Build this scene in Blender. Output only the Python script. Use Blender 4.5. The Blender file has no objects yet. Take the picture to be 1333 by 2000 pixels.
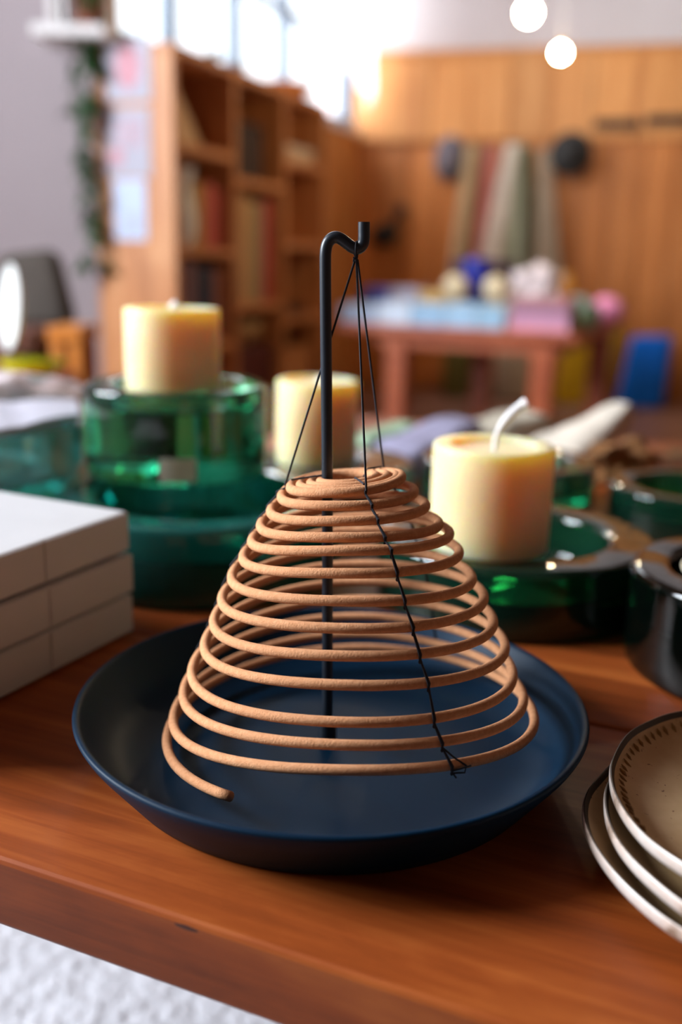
import bpy, bmesh, math, random
from mathutils import Vector, Matrix, Euler, noise as mnoise
random.seed(7)
S = bpy.context.scene
COL = S.collection
PI = math.pi

# ------------------------------------------------------------------ camera
FPX = 1900.0                       # focal length in pixels of the 1333x2000 frame
PITCH, ROLL = 0.2540755, 0.0232743
T = 0.40                           # table top height
CAMZ = 0.6404344
cp, sp = math.cos(PITCH), math.sin(PITCH)
FW = Vector((0, cp, -sp)); UP0 = Vector((0, sp, cp)); RT0 = Vector((1, 0, 0))
RT = RT0 * math.cos(ROLL) + UP0 * math.sin(ROLL)
UP = -RT0 * math.sin(ROLL) + UP0 * math.cos(ROLL)
CAM = Vector((0, 0, CAMZ))


def ray(px, py):
    return FW + RT * ((px - 666.5) / FPX) - UP * ((py - 1000) / FPX)


def az(px, py, z):                 # point of the level plane z seen at a pixel
    d = ray(px, py)
    return CAM + d * ((z - CAMZ) / d.z)


def ay(px, py, y):                 # point at depth y seen at a pixel
    d = ray(px, py)
    return CAM + d * (y / d.y)


# ------------------------------------------------------------------ helpers
def new_obj(name, bm, mat, parent=None, loc=(0, 0, 0), rot=(0, 0, 0), smooth=True, flat_angle=40):
    me = bpy.data.meshes.new(name)
    bmesh.ops.recalc_face_normals(bm, faces=bm.faces)
    bm.to_mesh(me)
    bm.free()
    if isinstance(mat, (list, tuple)):
        for m in mat:
            me.materials.append(m)
    elif mat:
        me.materials.append(mat)
    o = bpy.data.objects.new(name, me)
    COL.objects.link(o)
    o.location = loc
    o.rotation_euler = rot
    if parent:
        o.parent = parent
    if smooth:
        for p in me.polygons:
            p.use_smooth = True
        if flat_angle:
            me.set_sharp_from_angle(angle=math.radians(flat_angle))
    return o


def tag(o, label, cat, group=None, kind=None):
    o['label'] = label
    o['category'] = cat
    if group:
        o['group'] = group
    if kind:
        o['kind'] = kind
    return o


def thing(name, label, cat, loc=(0, 0, 0), rz=0.0, group=None, rot=None):
    o = bpy.data.objects.new(name, None)
    o.empty_display_size = 0.05
    COL.objects.link(o)
    o.location = loc
    o.rotation_euler = rot if rot else (0, 0, rz)
    return tag(o, label, cat, group)


def struct(name, bm, mat, parent=None, **k):
    o = new_obj(name, bm, mat, parent, **k)
    if not parent:
        o['kind'] = 'structure'
    return o


def BM():
    return bmesh.new()


def box(bm, x0, x1, y0, y1, z0, z1, bevel=0.0, seg=2, mat=0, M=None):
    vs = [bm.verts.new((x, y, z)) for z in (z0, z1) for y in (y0, y1) for x in (x0, x1)]
    fs = []
    for idx in ((0, 2, 3, 1), (4, 5, 7, 6), (0, 1, 5, 4), (2, 6, 7, 3), (0, 4, 6, 2), (1, 3, 7, 5)):
        f = bm.faces.new([vs[i] for i in idx])
        f.material_index = mat
        fs.append(f)
    if bevel > 0:
        es = list({e for f in fs for e in f.edges})
        r = bmesh.ops.bevel(bm, geom=es, offset=bevel, segments=seg, profile=0.5, affect='EDGES')
        for f in r['faces']:
            f.material_index = mat
        vs = list({v for f in r['faces'] for v in f.verts} | {v for v in vs if v.is_valid})
    if M is not None:
        bmesh.ops.transform(bm, matrix=M, verts=[v for v in vs if v.is_valid])
    return bm


def lathe(bm, prof, seg=64, mat=0, wob=None, center=(0, 0)):
    """prof = list of (r, z); r == 0 closes on the axis. wob(angle, r, z) -> (r, z)"""
    rings = []
    for r, z in prof:
        if r <= 1e-7:
            rings.append([bm.verts.new((center[0], center[1], z))])
        else:
            ring = []
            for i in range(seg):
                a = 2 * PI * i / seg
                rr, zz = wob(a, r, z) if wob else (r, z)
                ring.append(bm.verts.new((center[0] + rr * math.cos(a), center[1] + rr * math.sin(a), zz)))
            rings.append(ring)
    for a, b in zip(rings, rings[1:]):
        if len(a) == 1 and len(b) == 1:
            continue
        for i in range(seg):
            j = (i + 1) % seg
            if len(a) == 1:
                f = bm.faces.new((a[0], b[i], b[j]))
            elif len(b) == 1:
                f = bm.faces.new((a[i], b[0], a[j]))
            else:
                f = bm.faces.new((a[i], b[i], b[j], a[j]))
            f.material_index = mat
    return bm


def rounded(pts, rad=0.003, n=4):
    """round the inner corners of an open (r,z) profile"""
    out = [pts[0]]
    for i in range(1, len(pts) - 1):
        p0, p, p1 = Vector(pts[i - 1]), Vector(pts[i]), Vector(pts[i + 1])
        r = rad[i] if isinstance(rad, (list, tuple)) else rad
        d0, d1 = (p0 - p), (p1 - p)
        t = min(r, d0.length * 0.45, d1.length * 0.45)
        if t < 1e-6:
            out.append(tuple(p))
            continue
        a, b = p + d0.normalized() * t, p + d1.normalized() * t
        for k in range(n + 1):
            s = k / n
            out.append(tuple(a * (1 - s) ** 2 + p * 2 * s * (1 - s) + b * s * s))
    out.append(pts[-1])
    return out


def tube(bm, pts, rad, seg=10, caps=True, mat=0, radf=None):
    pts = [Vector(p) for p in pts]
    n = len(pts)
    tang = []
    for i in range(n):
        t = pts[min(i + 1, n - 1)] - pts[max(i - 1, 0)]
        tang.append(t.normalized() if t.length > 1e-9 else Vector((0, 0, 1)))
    up = Vector((0, 0, 1))
    if abs(tang[0].dot(up)) > 0.95:
        up = Vector((1, 0, 0))
    nrm = (up - tang[0] * up.dot(tang[0])).normalized()
    rings = []
    for i in range(n):
        nrm = (nrm - tang[i] * nrm.dot(tang[i])).normalized()
        bi = tang[i].cross(nrm)
        r = radf(i / (n - 1)) if radf else rad
        rings.append([bm.verts.new(pts[i] + (nrm * math.cos(2 * PI * k / seg) + bi * math.sin(2 * PI * k / seg)) * r) for k in range(seg)])
    for a, b in zip(rings, rings[1:]):
        for k in range(seg):
            f = bm.faces.new((a[k], a[(k + 1) % seg], b[(k + 1) % seg], b[k]))
            f.material_index = mat
    if caps:
        for ring in (rings[0], rings[-1]):
            f = bm.faces.new(ring)
            f.material_index = mat
    return bm


def catmull(pts, n=8):
    pts = [Vector(p) for p in pts]
    out = []
    for i in range(len(pts) - 1):
        p0, p1, p2, p3 = pts[max(i - 1, 0)], pts[i], pts[i + 1], pts[min(i + 2, len(pts) - 1)]
        for k in range(n):
            t = k / n
            out.append(0.5 * ((2 * p1) + (-p0 + p2) * t + (2 * p0 - 5 * p1 + 4 * p2 - p3) * t * t + (-p0 + 3 * p1 - 3 * p2 + p3) * t ** 3))
    out.append(pts[-1])
    return out


def ball(bm, c, r, sx=1, sy=1, sz=1, sub=2, mat=0, amp=0, fr=6):
    n0 = set(bm.faces)
    v = bmesh.ops.create_icosphere(bm, subdivisions=sub, radius=1)['verts']
    for q in v:
        k = 1 + (amp * mnoise.noise(q.co * fr * 0.3 + Vector(c) * 13) if amp else 0)
        q.co = Vector((c[0] + q.co.x * r * sx * k, c[1] + q.co.y * r * sy * k, c[2] + q.co.z * r * sz * k))
    for f in bm.faces:
        if f not in n0:
            f.material_index = mat
    return bm


def copy_tree(o, parent=None):
    c = o.copy()
    COL.objects.link(c)
    if parent:
        c.parent = parent
    for ch in [x for x in bpy.data.objects if x.parent == o]:
        copy_tree(ch, c)
    return c


# ------------------------------------------------------------------ materials
def srgb(r, g, b):
    def f(c):
        c /= 255
        return c / 12.92 if c <= 0.04045 else ((c + 0.055) / 1.055) ** 2.4
    return (f(r), f(g), f(b), 1)


class NT:
    def __init__(self, name):
        self.m = bpy.data.materials.new(name)
        self.m.use_nodes = True
        self.t = self.m.node_tree
        self.b = self.t.nodes['Principled BSDF']
        self.out = self.t.nodes['Material Output']

    def n(self, typ, **kw):
        x = self.t.nodes.new(typ)
        for k, v in kw.items():
            if hasattr(x, k) and k not in x.inputs:
                setattr(x, k, v)
            else:
                x.inputs[k].default_value = v
        return x

    def l(self, a, b):
        self.t.links.new(a, b)

    def set(self, **kw):
        for k, v in kw.items():
            self.b.inputs[k].default_value = v
        return self

    def coords(self, scale=(1, 1, 1), rot=(0, 0, 0)):
        tc = self.n('ShaderNodeTexCoord')
        mp = self.n('ShaderNodeMapping')
        mp.inputs['Scale'].default_value = scale
        mp.inputs['Rotation'].default_value = rot
        self.l(tc.outputs['Object'], mp.inputs['Vector'])
        return mp.outputs['Vector']

    def noise(self, vec, scale=5, detail=4, rough=0.55, dist=0):
        x = self.n('ShaderNodeTexNoise')
        x.inputs['Scale'].default_value = scale
        x.inputs['Detail'].default_value = detail
        x.inputs['Roughness'].default_value = rough
        x.inputs['Distortion'].default_value = dist
        if vec is not None:
            self.l(vec, x.inputs['Vector'])
        return x.outputs['Fac']

    def ramp(self, fac, stops):
        r = self.n('ShaderNodeValToRGB')
        els = r.color_ramp.elements
        while len(els) < len(stops):
            els.new(0.5)
        for e, (p, c) in zip(els, stops):
            e.position = p
            e.color = c
        self.l(fac, r.inputs['Fac'])
        return r.outputs['Color']

    def bump(self, h, strength=0.3, dist=0.001):
        b = self.n('ShaderNodeBump')
        b.inputs['Strength'].default_value = strength
        b.inputs['Distance'].default_value = dist
        self.l(h, b.inputs['Height'])
        self.l(b.outputs['Normal'], self.b.inputs['Normal'])


def plain(name, col, rough=0.6, var=0.12, scale=20, bump=0.0, bscale=None, bdist=0.0006, spec=0.5, **kw):
    t = NT(name)
    v = t.coords()
    f = t.noise(v, scale, 4)
    d = tuple(c * (1 - var) for c in col[:3]) + (1,)
    u = tuple(min(1, c * (1 + var)) for c in col[:3]) + (1,)
    t.l(t.ramp(f, [(0.3, d), (0.7, u)]), t.b.inputs['Base Color'])
    t.set(Roughness=rough)
    t.b.inputs['Specular IOR Level'].default_value = spec
    for k, x in kw.items():
        t.b.inputs[k].default_value = x
    if bump:
        t.bump(t.noise(v, bscale or scale * 6, 3), bump, bdist)
    return t.m


def wood(name, dark, mid, light, scale=(1.2, 14, 14), rough=0.42, ring=1.0, spec=0.5, knots=0.0, boards=0.0, bdark=0.75, coat=0.0):
    """grain runs along local X; boards>0 varies the tone from board to board along Y"""
    t = NT(name)
    v = t.coords(scale)
    f1 = t.noise(v, 1.6, 6, 0.6, 1.2)
    v2 = t.coords((scale[0] * 1.5, scale[1] * 7, scale[2] * 7))
    f2 = t.noise(v2, 2.0, 4, 0.6, 0.3)
    mx = t.n('ShaderNodeMix')
    mx.inputs['Factor'].default_value = 0.28
    t.l(f1, mx.inputs['A'])
    t.l(f2, mx.inputs['B'])
    c = t.ramp(mx.outputs['Result'], [(0.30, dark), (0.5, mid), (0.68, light)])
    if boards > 0:
        tc = t.n('ShaderNodeTexCoord')
        sep = t.n('ShaderNodeSeparateXYZ')
        t.l(tc.outputs['Object'], sep.inputs[0])
        dv = t.n('ShaderNodeMath', operation='DIVIDE')
        dv.inputs[1].default_value = boards
        t.l(sep.outputs['Y'], dv.inputs[0])
        fl = t.n('ShaderNodeMath', operation='FLOOR')
        t.l(dv.outputs[0], fl.inputs[0])
        wn = t.n('ShaderNodeTexWhiteNoise', noise_dimensions='1D')
        t.l(fl.outputs[0], wn.inputs['W'])
        mm = t.n('ShaderNodeMapRange')
        mm.inputs['To Min'].default_value = bdark
        mm.inputs['To Max'].default_value = 1.1
        t.l(wn.outputs['Value'], mm.inputs['Value'])
        mu = t.n('ShaderNodeMix', data_type='RGBA', blend_type='MULTIPLY')
        mu.inputs['Factor'].default_value = 1
        t.l(c, mu.inputs[6])
        t.l(mm.outputs['Result'], mu.inputs[7])
        c = mu.outputs[2]
    t.l(c, t.b.inputs['Base Color'])
    t.set(Roughness=rough)
    t.b.inputs['Specular IOR Level'].default_value = spec
    if coat:
        t.b.inputs['Coat Weight'].default_value = coat
        t.b.inputs['Coat Roughness'].default_value = 0.3
    t.bump(f2, 0.12, 0.0006)
    return t.m


def glass(name, sig, tint, rough=0.03, bump=0.25, bscale=14, tw=0.86):
    t = NT(name)
    t.set(**{'Base Color': tint, 'Roughness': rough, 'IOR': 1.5, 'Transmission Weight': tw})
    v = t.coords()
    t.bump(t.noise(v, bscale, 3, 0.5), bump, 0.004)
    if sig:
        D = max(sig) * 1.05
        va = t.n('ShaderNodeVolumeAbsorption')
        va.inputs['Density'].default_value = D
        va.inputs['Color'].default_value = tuple(1 - s / D for s in sig) + (1,)
        t.l(va.outputs[0], t.out.inputs['Volume'])
    return t.m


def emit(name, col, strength):
    t = NT(name)
    e = t.n('ShaderNodeEmission')
    e.inputs['Color'].default_value = col
    e.inputs['Strength'].default_value = strength
    t.l(e.outputs[0], t.out.inputs['Surface'])
    return t.m


M = {}
M['table'] = wood('cherry_wood', srgb(92, 38, 12), srgb(148, 70, 26), srgb(184, 100, 44), scale=(1.6, 13, 13), rough=0.46, spec=0.28, boards=0.2322, bdark=0.85)
M['backtable'] = wood('red_wood', srgb(140, 66, 36), srgb(180, 90, 52), srgb(205, 118, 76), scale=(1.5, 9, 9), rough=0.35)
M['shelf'] = wood('shelf_wood', srgb(160, 98, 54), srgb(196, 128, 76), srgb(218, 156, 104), scale=(1.5, 8, 8), rough=0.5)
M['panel_low'] = wood('cedar_boards', srgb(160, 90, 36), srgb(198, 120, 56), srgb(220, 144, 80), scale=(0.8, 10, 10), rough=0.5, boards=0.14, bdark=0.72)
M['panel_up'] = wood('cedar_panels', srgb(184, 112, 56), srgb(210, 142, 78), srgb(226, 164, 102), scale=(0.8, 8, 8), rough=0.5, boards=0.19, bdark=0.88)
M['floor'] = wood('floor_boards', srgb(104, 70, 52), srgb(136, 96, 76), srgb(158, 118, 96), scale=(1, 9, 9), rough=0.45, boards=0.12, bdark=0.85)
M['stool'] = wood('honey_wood', srgb(170, 96, 40), srgb(206, 128, 58), srgb(230, 156, 84), scale=(2, 12, 12), rough=0.3)
M['palewood'] = wood('pale_wood', srgb(188, 150, 112), srgb(206, 170, 132), srgb(220, 190, 150), scale=(2, 12, 12), rough=0.6)
M['white_wall'] = plain('white_wall', srgb(204, 195, 196), 0.85, 0.03, 3, 0.1, 60)
M['dark_wall'] = plain('dark_wall', srgb(98, 76, 62), 0.8, 0.05, 5)
M['darkceil'] = wood('ceiling_boards', srgb(70, 46, 34), srgb(92, 62, 46), srgb(110, 76, 58), rough=0.6, boards=0.12)
M['white_paint'] = plain('white_paint', srgb(226, 222, 222), 0.6, 0.02, 8)
M['steel_bar'] = plain('grey_window_metal', srgb(92, 104, 118), 0.5, 0.08, 20)
M['dish'] = plain('navy_enamel', srgb(0, 34, 57), 0.5, 0.06, 60, 0.08, 900, 0.0002, spec=0.15)
M['rod'] = plain('black_metal', srgb(30, 38, 48), 0.38, 0.12, 80, 0.06, 700, 0.0002)
M['string'] = plain('black_thread', srgb(26, 26, 36), 0.8, 0.2, 600)
M['rug'] = plain('wool', srgb(188, 188, 194), 0.95, 0.08, 9, 0.9, 60, 0.01)
M['boxwhite'] = plain('white_card', srgb(208, 206, 208), 0.6, 0.02, 30, 0.05, 500)
M['dark'] = plain('dark_brown', srgb(50, 30, 22), 0.7)
M['black'] = plain('matte_black', srgb(24, 22, 22), 0.7, 0.2)
M['cloth_grey'] = plain('grey_upholstery', srgb(74, 66, 60), 0.95, 0.1, 30, 0.4, 300)
M['cream'] = plain('cream_ceramic', srgb(228, 216, 190), 0.4, 0.05, 20)
M['white'] = plain('white_glaze', srgb(232, 234, 232), 0.3, 0.03, 20)
M['terracotta'] = plain('terracotta', srgb(132, 72, 54), 0.8, 0.1, 20)
M['leaf'] = plain('leaf_green', srgb(46, 88, 44), 0.5, 0.35, 30)
M['leaf2'] = plain('leaf_olive', srgb(92, 104, 50), 0.5, 0.35, 30)
M['stem'] = plain('stem_green', srgb(70, 84, 44), 0.6, 0.2, 30)
M['paper'] = plain('paper', srgb(182, 180, 194), 0.8, 0.03, 20)
M['pinkink'] = plain('pink_ink', srgb(206, 152, 164), 0.8, 0.1, 30)
M['greyink'] = plain('grey_ink', srgb(176, 172, 190), 0.8, 0.1, 30)
M['pages'] = plain('book_pages', srgb(224, 210, 184), 0.8, 0.06, 60)


def fabric(name, c, sc=60, var=0.15):
    return plain(name, c, 0.95, var, sc * 0.3, 0.5, sc * 8, 0.001)


# incense: gritty pressed powder
t = NT('incense_powder')
v = t.coords()
f = t.noise(v, 380, 4, 0.6)
t.l(t.ramp(f, [(0.25, srgb(200, 140, 98)), (0.55, srgb(213, 154, 112)), (0.85, srgb(222, 168, 128))]), t.b.inputs['Base Color'])
t.set(Roughness=0.95)
t.b.inputs['Specular IOR Level'].default_value = 0.15
nb = t.noise(v, 1100, 3, 0.65)
t.bump(nb, 0.6, 0.0006)
M['incense'] = t.m

# beeswax
t = NT('beeswax')
v = t.coords()
f = t.noise(v, 30, 3)
t.l(t.ramp(f, [(0.3, srgb(228, 208, 160)), (0.7, srgb(232, 214, 170))]), t.b.inputs['Base Color'])
t.set(Roughness=0.5)
t.b.inputs['Subsurface Weight'].default_value = 1.0
t.b.inputs['Subsurface Radius'].default_value = (1.0, 0.48, 0.03)
t.b.inputs['Subsurface Scale'].default_value = 0.055
t.bump(t.noise(v, 60, 3), 0.12, 0.001)
M['wax'] = t.m
M['wick'] = plain('cotton_wick', srgb(240, 236, 236), 0.9, 0.04, 300, 0.5, 1200)

# sigma per metre (r, g, b)
M['glass_teal'] = glass('recycled_teal_glass', (60, 20, 21), (0.06, 0.52, 0.46, 1), tw=0.86)
M['glass_green'] = glass('recycled_green_glass', (80, 24, 46), (0.10, 0.5, 0.32, 1), tw=0.965)
M['glass_upper'] = glass('recycled_clear_green_glass', (24, 7, 11), (0.62, 0.92, 0.80, 1), tw=0.985)
M['glass_pale'] = glass('recycled_pale_aqua_glass', (11, 4, 4.5), (0.62, 0.88, 0.86, 1), tw=0.90)
M['glass_dark'] = glass('recycled_dark_glass', (160, 90, 100), (0.03, 0.07, 0.05, 1), tw=0.98)

# ------------------------------------------------------------------ room frame
WD = Vector((0.3426, 0.9395, 0))           # direction of the window wall, going away
WN = Vector((0.9395, -0.3426, 0))          # its normal into the room
CORNER = Vector((0.033, 5.18, 0))
PD = Vector((0.9678, -0.2519, 0)).normalized()   # direction of the panelled wall, going right
PN = Vector((-0.2519, -0.9678, 0)).normalized()  # its normal into the room
CEIL = 2.55


def frame(origin, ex, name=None):
    e = Vector(ex).normalized()
    ey = Vector((-e.y, e.x, 0))
    m = Matrix(((e.x, ey.x, 0, origin[0]), (e.y, ey.y, 0, origin[1]), (0, 0, 1, origin[2]), (0, 0, 0, 1)))
    return m


# window wall: local X runs from the camera end to the corner, local Y points outdoors
WLEN = 8.3
W0 = CORNER - WD * WLEN
WM = frame(W0, WD)


def wall_s(y):                              # distance along the window wall at world depth y
    return WLEN - (CORNER.y - y) / WD.y


def whit(px, py):                          # distance along the window wall where a pixel's ray meets it
    o_, d_ = WM.inverted() @ CAM, WM.inverted().to_3x3() @ ray(px, py)
    return (o_ + d_ * (-o_.y / d_.y)).x


SILL = 1.262
HEAD = 2.30
s_w1a, s_w1b = wall_s(3.18), WLEN - 0.012  # the window in the picture runs to the corner
# far left wall with the big window that lights the table; local X runs along world +Y, local Y outdoors
FM = frame((-2.45, -2.6, 0), (0, 1, 0))
s_w2a, s_w2b = 2.6 + 0.15, 2.6 + 1.45
S2, H2 = 0.98, 2.42
bm = BM()
th = 0.16
box(bm, s_w1a - 0.05, s_w1a, 0, th, 0, CEIL)
box(bm, s_w1a, WLEN + 0.1, 0, th, 0, SILL)
box(bm, s_w1a, WLEN + 0.1, 0, th, HEAD, CEIL)
o = struct('wall_left', bm, M['white_wall'], smooth=False)
o.matrix_world = WM
bm = BM()
SILL3 = 1.240
RY = 3.0                                   # wall beside the bookshelf, facing the table
rx0, rx1 = ay(95, 60, RY).x, ay(212, 60, RY).x
box(bm, -2.6, rx0, RY, RY + 0.15, 0, CEIL)
box(bm, rx0, rx1, RY, RY + 0.15, 0, SILL3 - 0.001)
box(bm, rx0, rx1, RY, RY + 0.15, HEAD, CEIL)
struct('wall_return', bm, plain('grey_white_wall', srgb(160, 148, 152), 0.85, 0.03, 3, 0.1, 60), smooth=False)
bm = BM()
box(bm, 0, s_w2a, 0, th, 0, CEIL)
box(bm, s_w2b, 5.5, 0, th, 0, CEIL)
box(bm, s_w2a, s_w2b, 0, th, 0, S2)
box(bm, s_w2a, s_w2b, 0, th, H2, CEIL)
o = struct('wall_far', bm, M['white_wall'], smooth=False)
o.matrix_world = FM


def window(name, a, b, z0, z1, xs, zs, y=0.06, bar=0.042, mat='steel_bar', MW=None, out=0.035):
    MW = MW or WM
    bm = BM()
    for x in (a + bar / 2, b - bar / 2):
        box(bm, x - bar / 2, x + bar / 2, y - 0.03, y + 0.03, z0, z1, 0.003)
    for z in (z0 + bar / 2, z1 - bar / 2):
        box(bm, a, b, y - 0.03, y + 0.03, z - bar / 2, z + bar / 2, 0.003)
    for x in xs:
        box(bm, x - bar / 2, x + bar / 2, y - 0.028, y + 0.028, z0, z1, 0.003)
    for z in zs:
        box(bm, a, b, y - 0.026, y + 0.026, z - bar / 2, z + bar / 2, 0.003)
    w = struct(name, bm, M[mat], smooth=False)
    w.matrix_world = MW
    bm = BM()
    box(bm, a, b, y - 0.003, y + 0.003, z0, z1)
    p = new_obj('window_pane', bm, M['pane'], w, smooth=False)
    bm = BM()
    box(bm, a - 0.01, b if b > WLEN - 0.1 else b + 0.02, -out, y + 0.02, z0 - 0.03, z0, 0.004)
    new_obj('window_sill', bm, M['white_paint'], w, smooth=False)
    return w


t = NT('window_glass')
tr = t.n('ShaderNodeBsdfTransparent')
gl = t.n('ShaderNodeBsdfGlossy')
gl.inputs['Roughness'].default_value = 0.02
ms = t.n('ShaderNodeMixShader')
ms.inputs[0].default_value = 0.05
t.l(tr.outputs[0], ms.inputs[1])
t.l(gl.outputs[0], ms.inputs[2])
t.l(ms.outputs[0], t.out.inputs['Surface'])
M['pane'] = t.m
window('window_1', s_w1a, s_w1b, SILL, HEAD, [whit(360, 50), whit(485, 60), whit(580, 60)], [1.63, 1.98])
window('window_2', s_w2a, s_w2b, S2, H2, [s_w2a + (s_w2b - s_w2a) * k / 2 for k in (1,)], [1.5], mat='white_paint', MW=FM)

RM = frame((-2.6, RY, 0), (1, 0, 0))
window('window_3', 2.6 + rx0, 2.6 + rx1, SILL3, HEAD, [], [1.63, 1.98], y=0.028, bar=0.022, MW=RM, out=0.135, mat='white_paint')
# panelled wall: local X to the right, local Y pointing into the wall
PM = frame(CORNER, PD)
PLEN = 3.4
bm = BM()
box(bm, -0.2, PLEN, 0.0, 0.15, 0, CEIL)
o = struct('wall_back', bm, M['white_wall'], smooth=False)
o.matrix_world = PM
WOODTOP, RAIL = 1.592, 1.205


def boards(x0, x1, z0, z1, w, y0, y1, gap=0.004):
    """vertical boards; grain along local X of the mesh, so the mesh is built lying and turned upright"""
    bm = BM()
    n = int((x1 - x0) / w) + 1
    for i in range(n):
        a, b = x0 + i * w, min(x0 + (i + 1) * w, x1)
        if b - a > 0.02:
            # lying: X = height, Y = along wall, Z = depth (reversed)
            box(bm, z0, z1, a + gap / 2, b - gap / 2, y0, y1, 0.004, 1)
    return bm


UPR = Matrix(((0, 1, 0, 0), (0, 0, 1, 0), (1, 0, 0, 0), (0, 0, 0, 1)))
o = struct('trim_1', boards(0, PLEN, 0.0, RAIL, 0.14, -0.022, 0.0), M['panel_low'], smooth=False)
o.matrix_world = PM @ UPR
o = struct('trim_2', boards(0, PLEN, RAIL, WOODTOP, 0.19, -0.05, 0.0, 0.003), M['panel_up'], smooth=False)
o.matrix_world = PM @ UPR
bm = BM()
box(bm, 0, PLEN, -0.062, 0, WOODTOP, WOODTOP + 0.02, 0.004)
o = struct('trim_3', bm, M['panel_up'], smooth=False)
o.matrix_world = PM
# wood lining of the window wall below the sill at the corner
bm = BM()
box(bm, 0, SILL - 0.03, WLEN - 0.8, WLEN, -0.02, -0.001)
o = struct('trim_4', bm, M['panel_up'], smooth=False)
o.matrix_world = WM @ UPR
bm = BM()
box(bm, 0, PLEN, -0.034, -0.0225, 0, 0.07, 0.003)
o = struct('baseboard_back', bm, M['panel_low'], smooth=False)
o.matrix_world = PM

bm = BM(); box(bm, -2.65, 3.6, -2.65, 5.9, -0.1, 0)
o = struct('floor', bm, M['floor'], smooth=False)
bm = BM(); box(bm, -2.65, 3.6, -2.65, 5.9, CEIL, CEIL + 0.1)
struct('ceiling', bm, M['darkceil'], smooth=False)
bm = BM(); box(bm, 2.9, 3.05, -2.6, 5.0, 0, CEIL)
struct('wall_right', bm, M['dark_wall'], smooth=False)
bm = BM(); box(bm, -2.6, 3.05, -2.65, -2.5, 0, CEIL)
struct('wall_front', bm, M['dark_wall'], smooth=False)

# ------------------------------------------------------------------ display table
U = Vector((0.9192, -0.3938, 0))
N = Vector((0.3938, 0.9192, 0))
FRONT = 0.2665
TM = frame(N * FRONT, U)                   # local X along the front edge, local Y away
TX0, TX1 = -0.62, 1.05
t_obj = thing('display_table', 'reddish cherry wood low table with gapped boards carrying the incense and glass', 'table')
t_obj.matrix_world = frame(N * FRONT, U)
bm = BM()
w = 0.2322
for i in range(5):
    y0 = i * w
    box(bm, TX0, TX1, y0 + (0.0 if i == 0 else 0.0012), y0 + w - 0.0012, T - 0.0325, T, 0.0022, 2)
new_obj('tabletop', bm, M['table'], t_obj, smooth=False)
YB = 5 * w
bm = BM()
box(bm, TX0 + 0.12, TX1 - 0.12, 0.10, 0.125, T - 0.10, T - 0.033, 0.002)
box(bm, TX0 + 0.12, TX1 - 0.12, YB - 0.125, YB - 0.10, T - 0.10, T - 0.033, 0.002)
new_obj('apron', bm, M['table'], t_obj, smooth=False)
for x in (TX0 + 0.1, TX1 - 0.16):
    for y in (0.08, YB - 0.14):
        bm = BM()
        box(bm, x, x + 0.06, y, y + 0.06, 0.0305, T - 0.033, 0.004)
        new_obj('leg', bm, M['table'], t_obj, smooth=False)
# dark knot mark on the front edge of the board
kp = TM.inverted() @ az(362, 1812, T - 0.006)
t_knot = NT('dark_knot')
t_knot.set(**{'Base Color': srgb(74, 32, 16), 'Roughness': 0.6})
bm = BM()
ko, kd = TM.inverted() @ CAM, TM.inverted().to_3x3() @ ray(364, 1812)
kh = ko + kd * (-ko.y / kd.y)
ball(bm, (kh.x, 0.00005, kh.z), 0.001, 6.0, 0.12, 1.1, 3)
new_obj('wood_knot', bm, t_knot.m, t_obj)

# ------------------------------------------------------------------ incense stand
D0 = Vector((-0.00246, 0.44524, T))
RIMZ, RD = 0.030, 0.125
st = thing('incense_stand', 'dark navy round dish with a hooked rod, holding the incense coil', 'incense holder', D0)
bm = BM()
prof = [(0, 0.0005), (0.098, 0.0), (0.104, 0.0012), (0.1205, 0.0225), (0.1242, 0.0285), (0.1248, 0.0302), (0.1240, 0.0313), (0.1226, 0.0312),
        (0.1212, 0.0300), (0.1190, 0.0262), (0.1150, 0.0198), (0.110, 0.0138), (0.104, 0.0092), (0.096, 0.0062), (0.086, 0.0048), (0.07, 0.0045), (0, 0.0045)]
P2 = [Vector((a, b, 0)) for a, b in prof]
pp = [prof[0], prof[1]] + [(p.x, p.y) for p in catmull([Vector((a, b, 0)) for a, b in prof[2:16]], 3)] + [prof[-1]]
lathe(bm, pp, 128)
new_obj('dish', bm, M['dish'], st, flat_angle=60)
YP = D0.y
rodpx = [(640, 1443), (640, 1300), (640, 1000), (638.5, 800), (636.5, 600), (636, 520), (636.5, 492), (640, 476), (647.5, 466.5), (657, 463.5), (667, 467),
         (680, 476.5), (690, 483.5), (698, 485.5), (705.5, 481.5), (710.3, 473), (711.6, 461), (711.6, 447), (711.6, 433.5)]
rp = [ay(x, y, YP) - D0 for x, y in rodpx]
rp[0].z = 0.0045
bm = BM()
tube(bm, catmull(rp, 6), 0.00262, 16)
new_obj('hooked_rod', bm, M['rod'], st, flat_angle=50)
bx = rp[0].x
bm = BM()
lathe(bm, rounded([(0, 0.0045), (0.0052, 0.0045), (0.0052, 0.0065), (0.0044, 0.0068), (0.0044, 0.0175), (0.0026, 0.0182), (0, 0.0182)], 0.0004), 24, center=(bx, 0))
new_obj('collar', bm, M['rod'], st)

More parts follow.
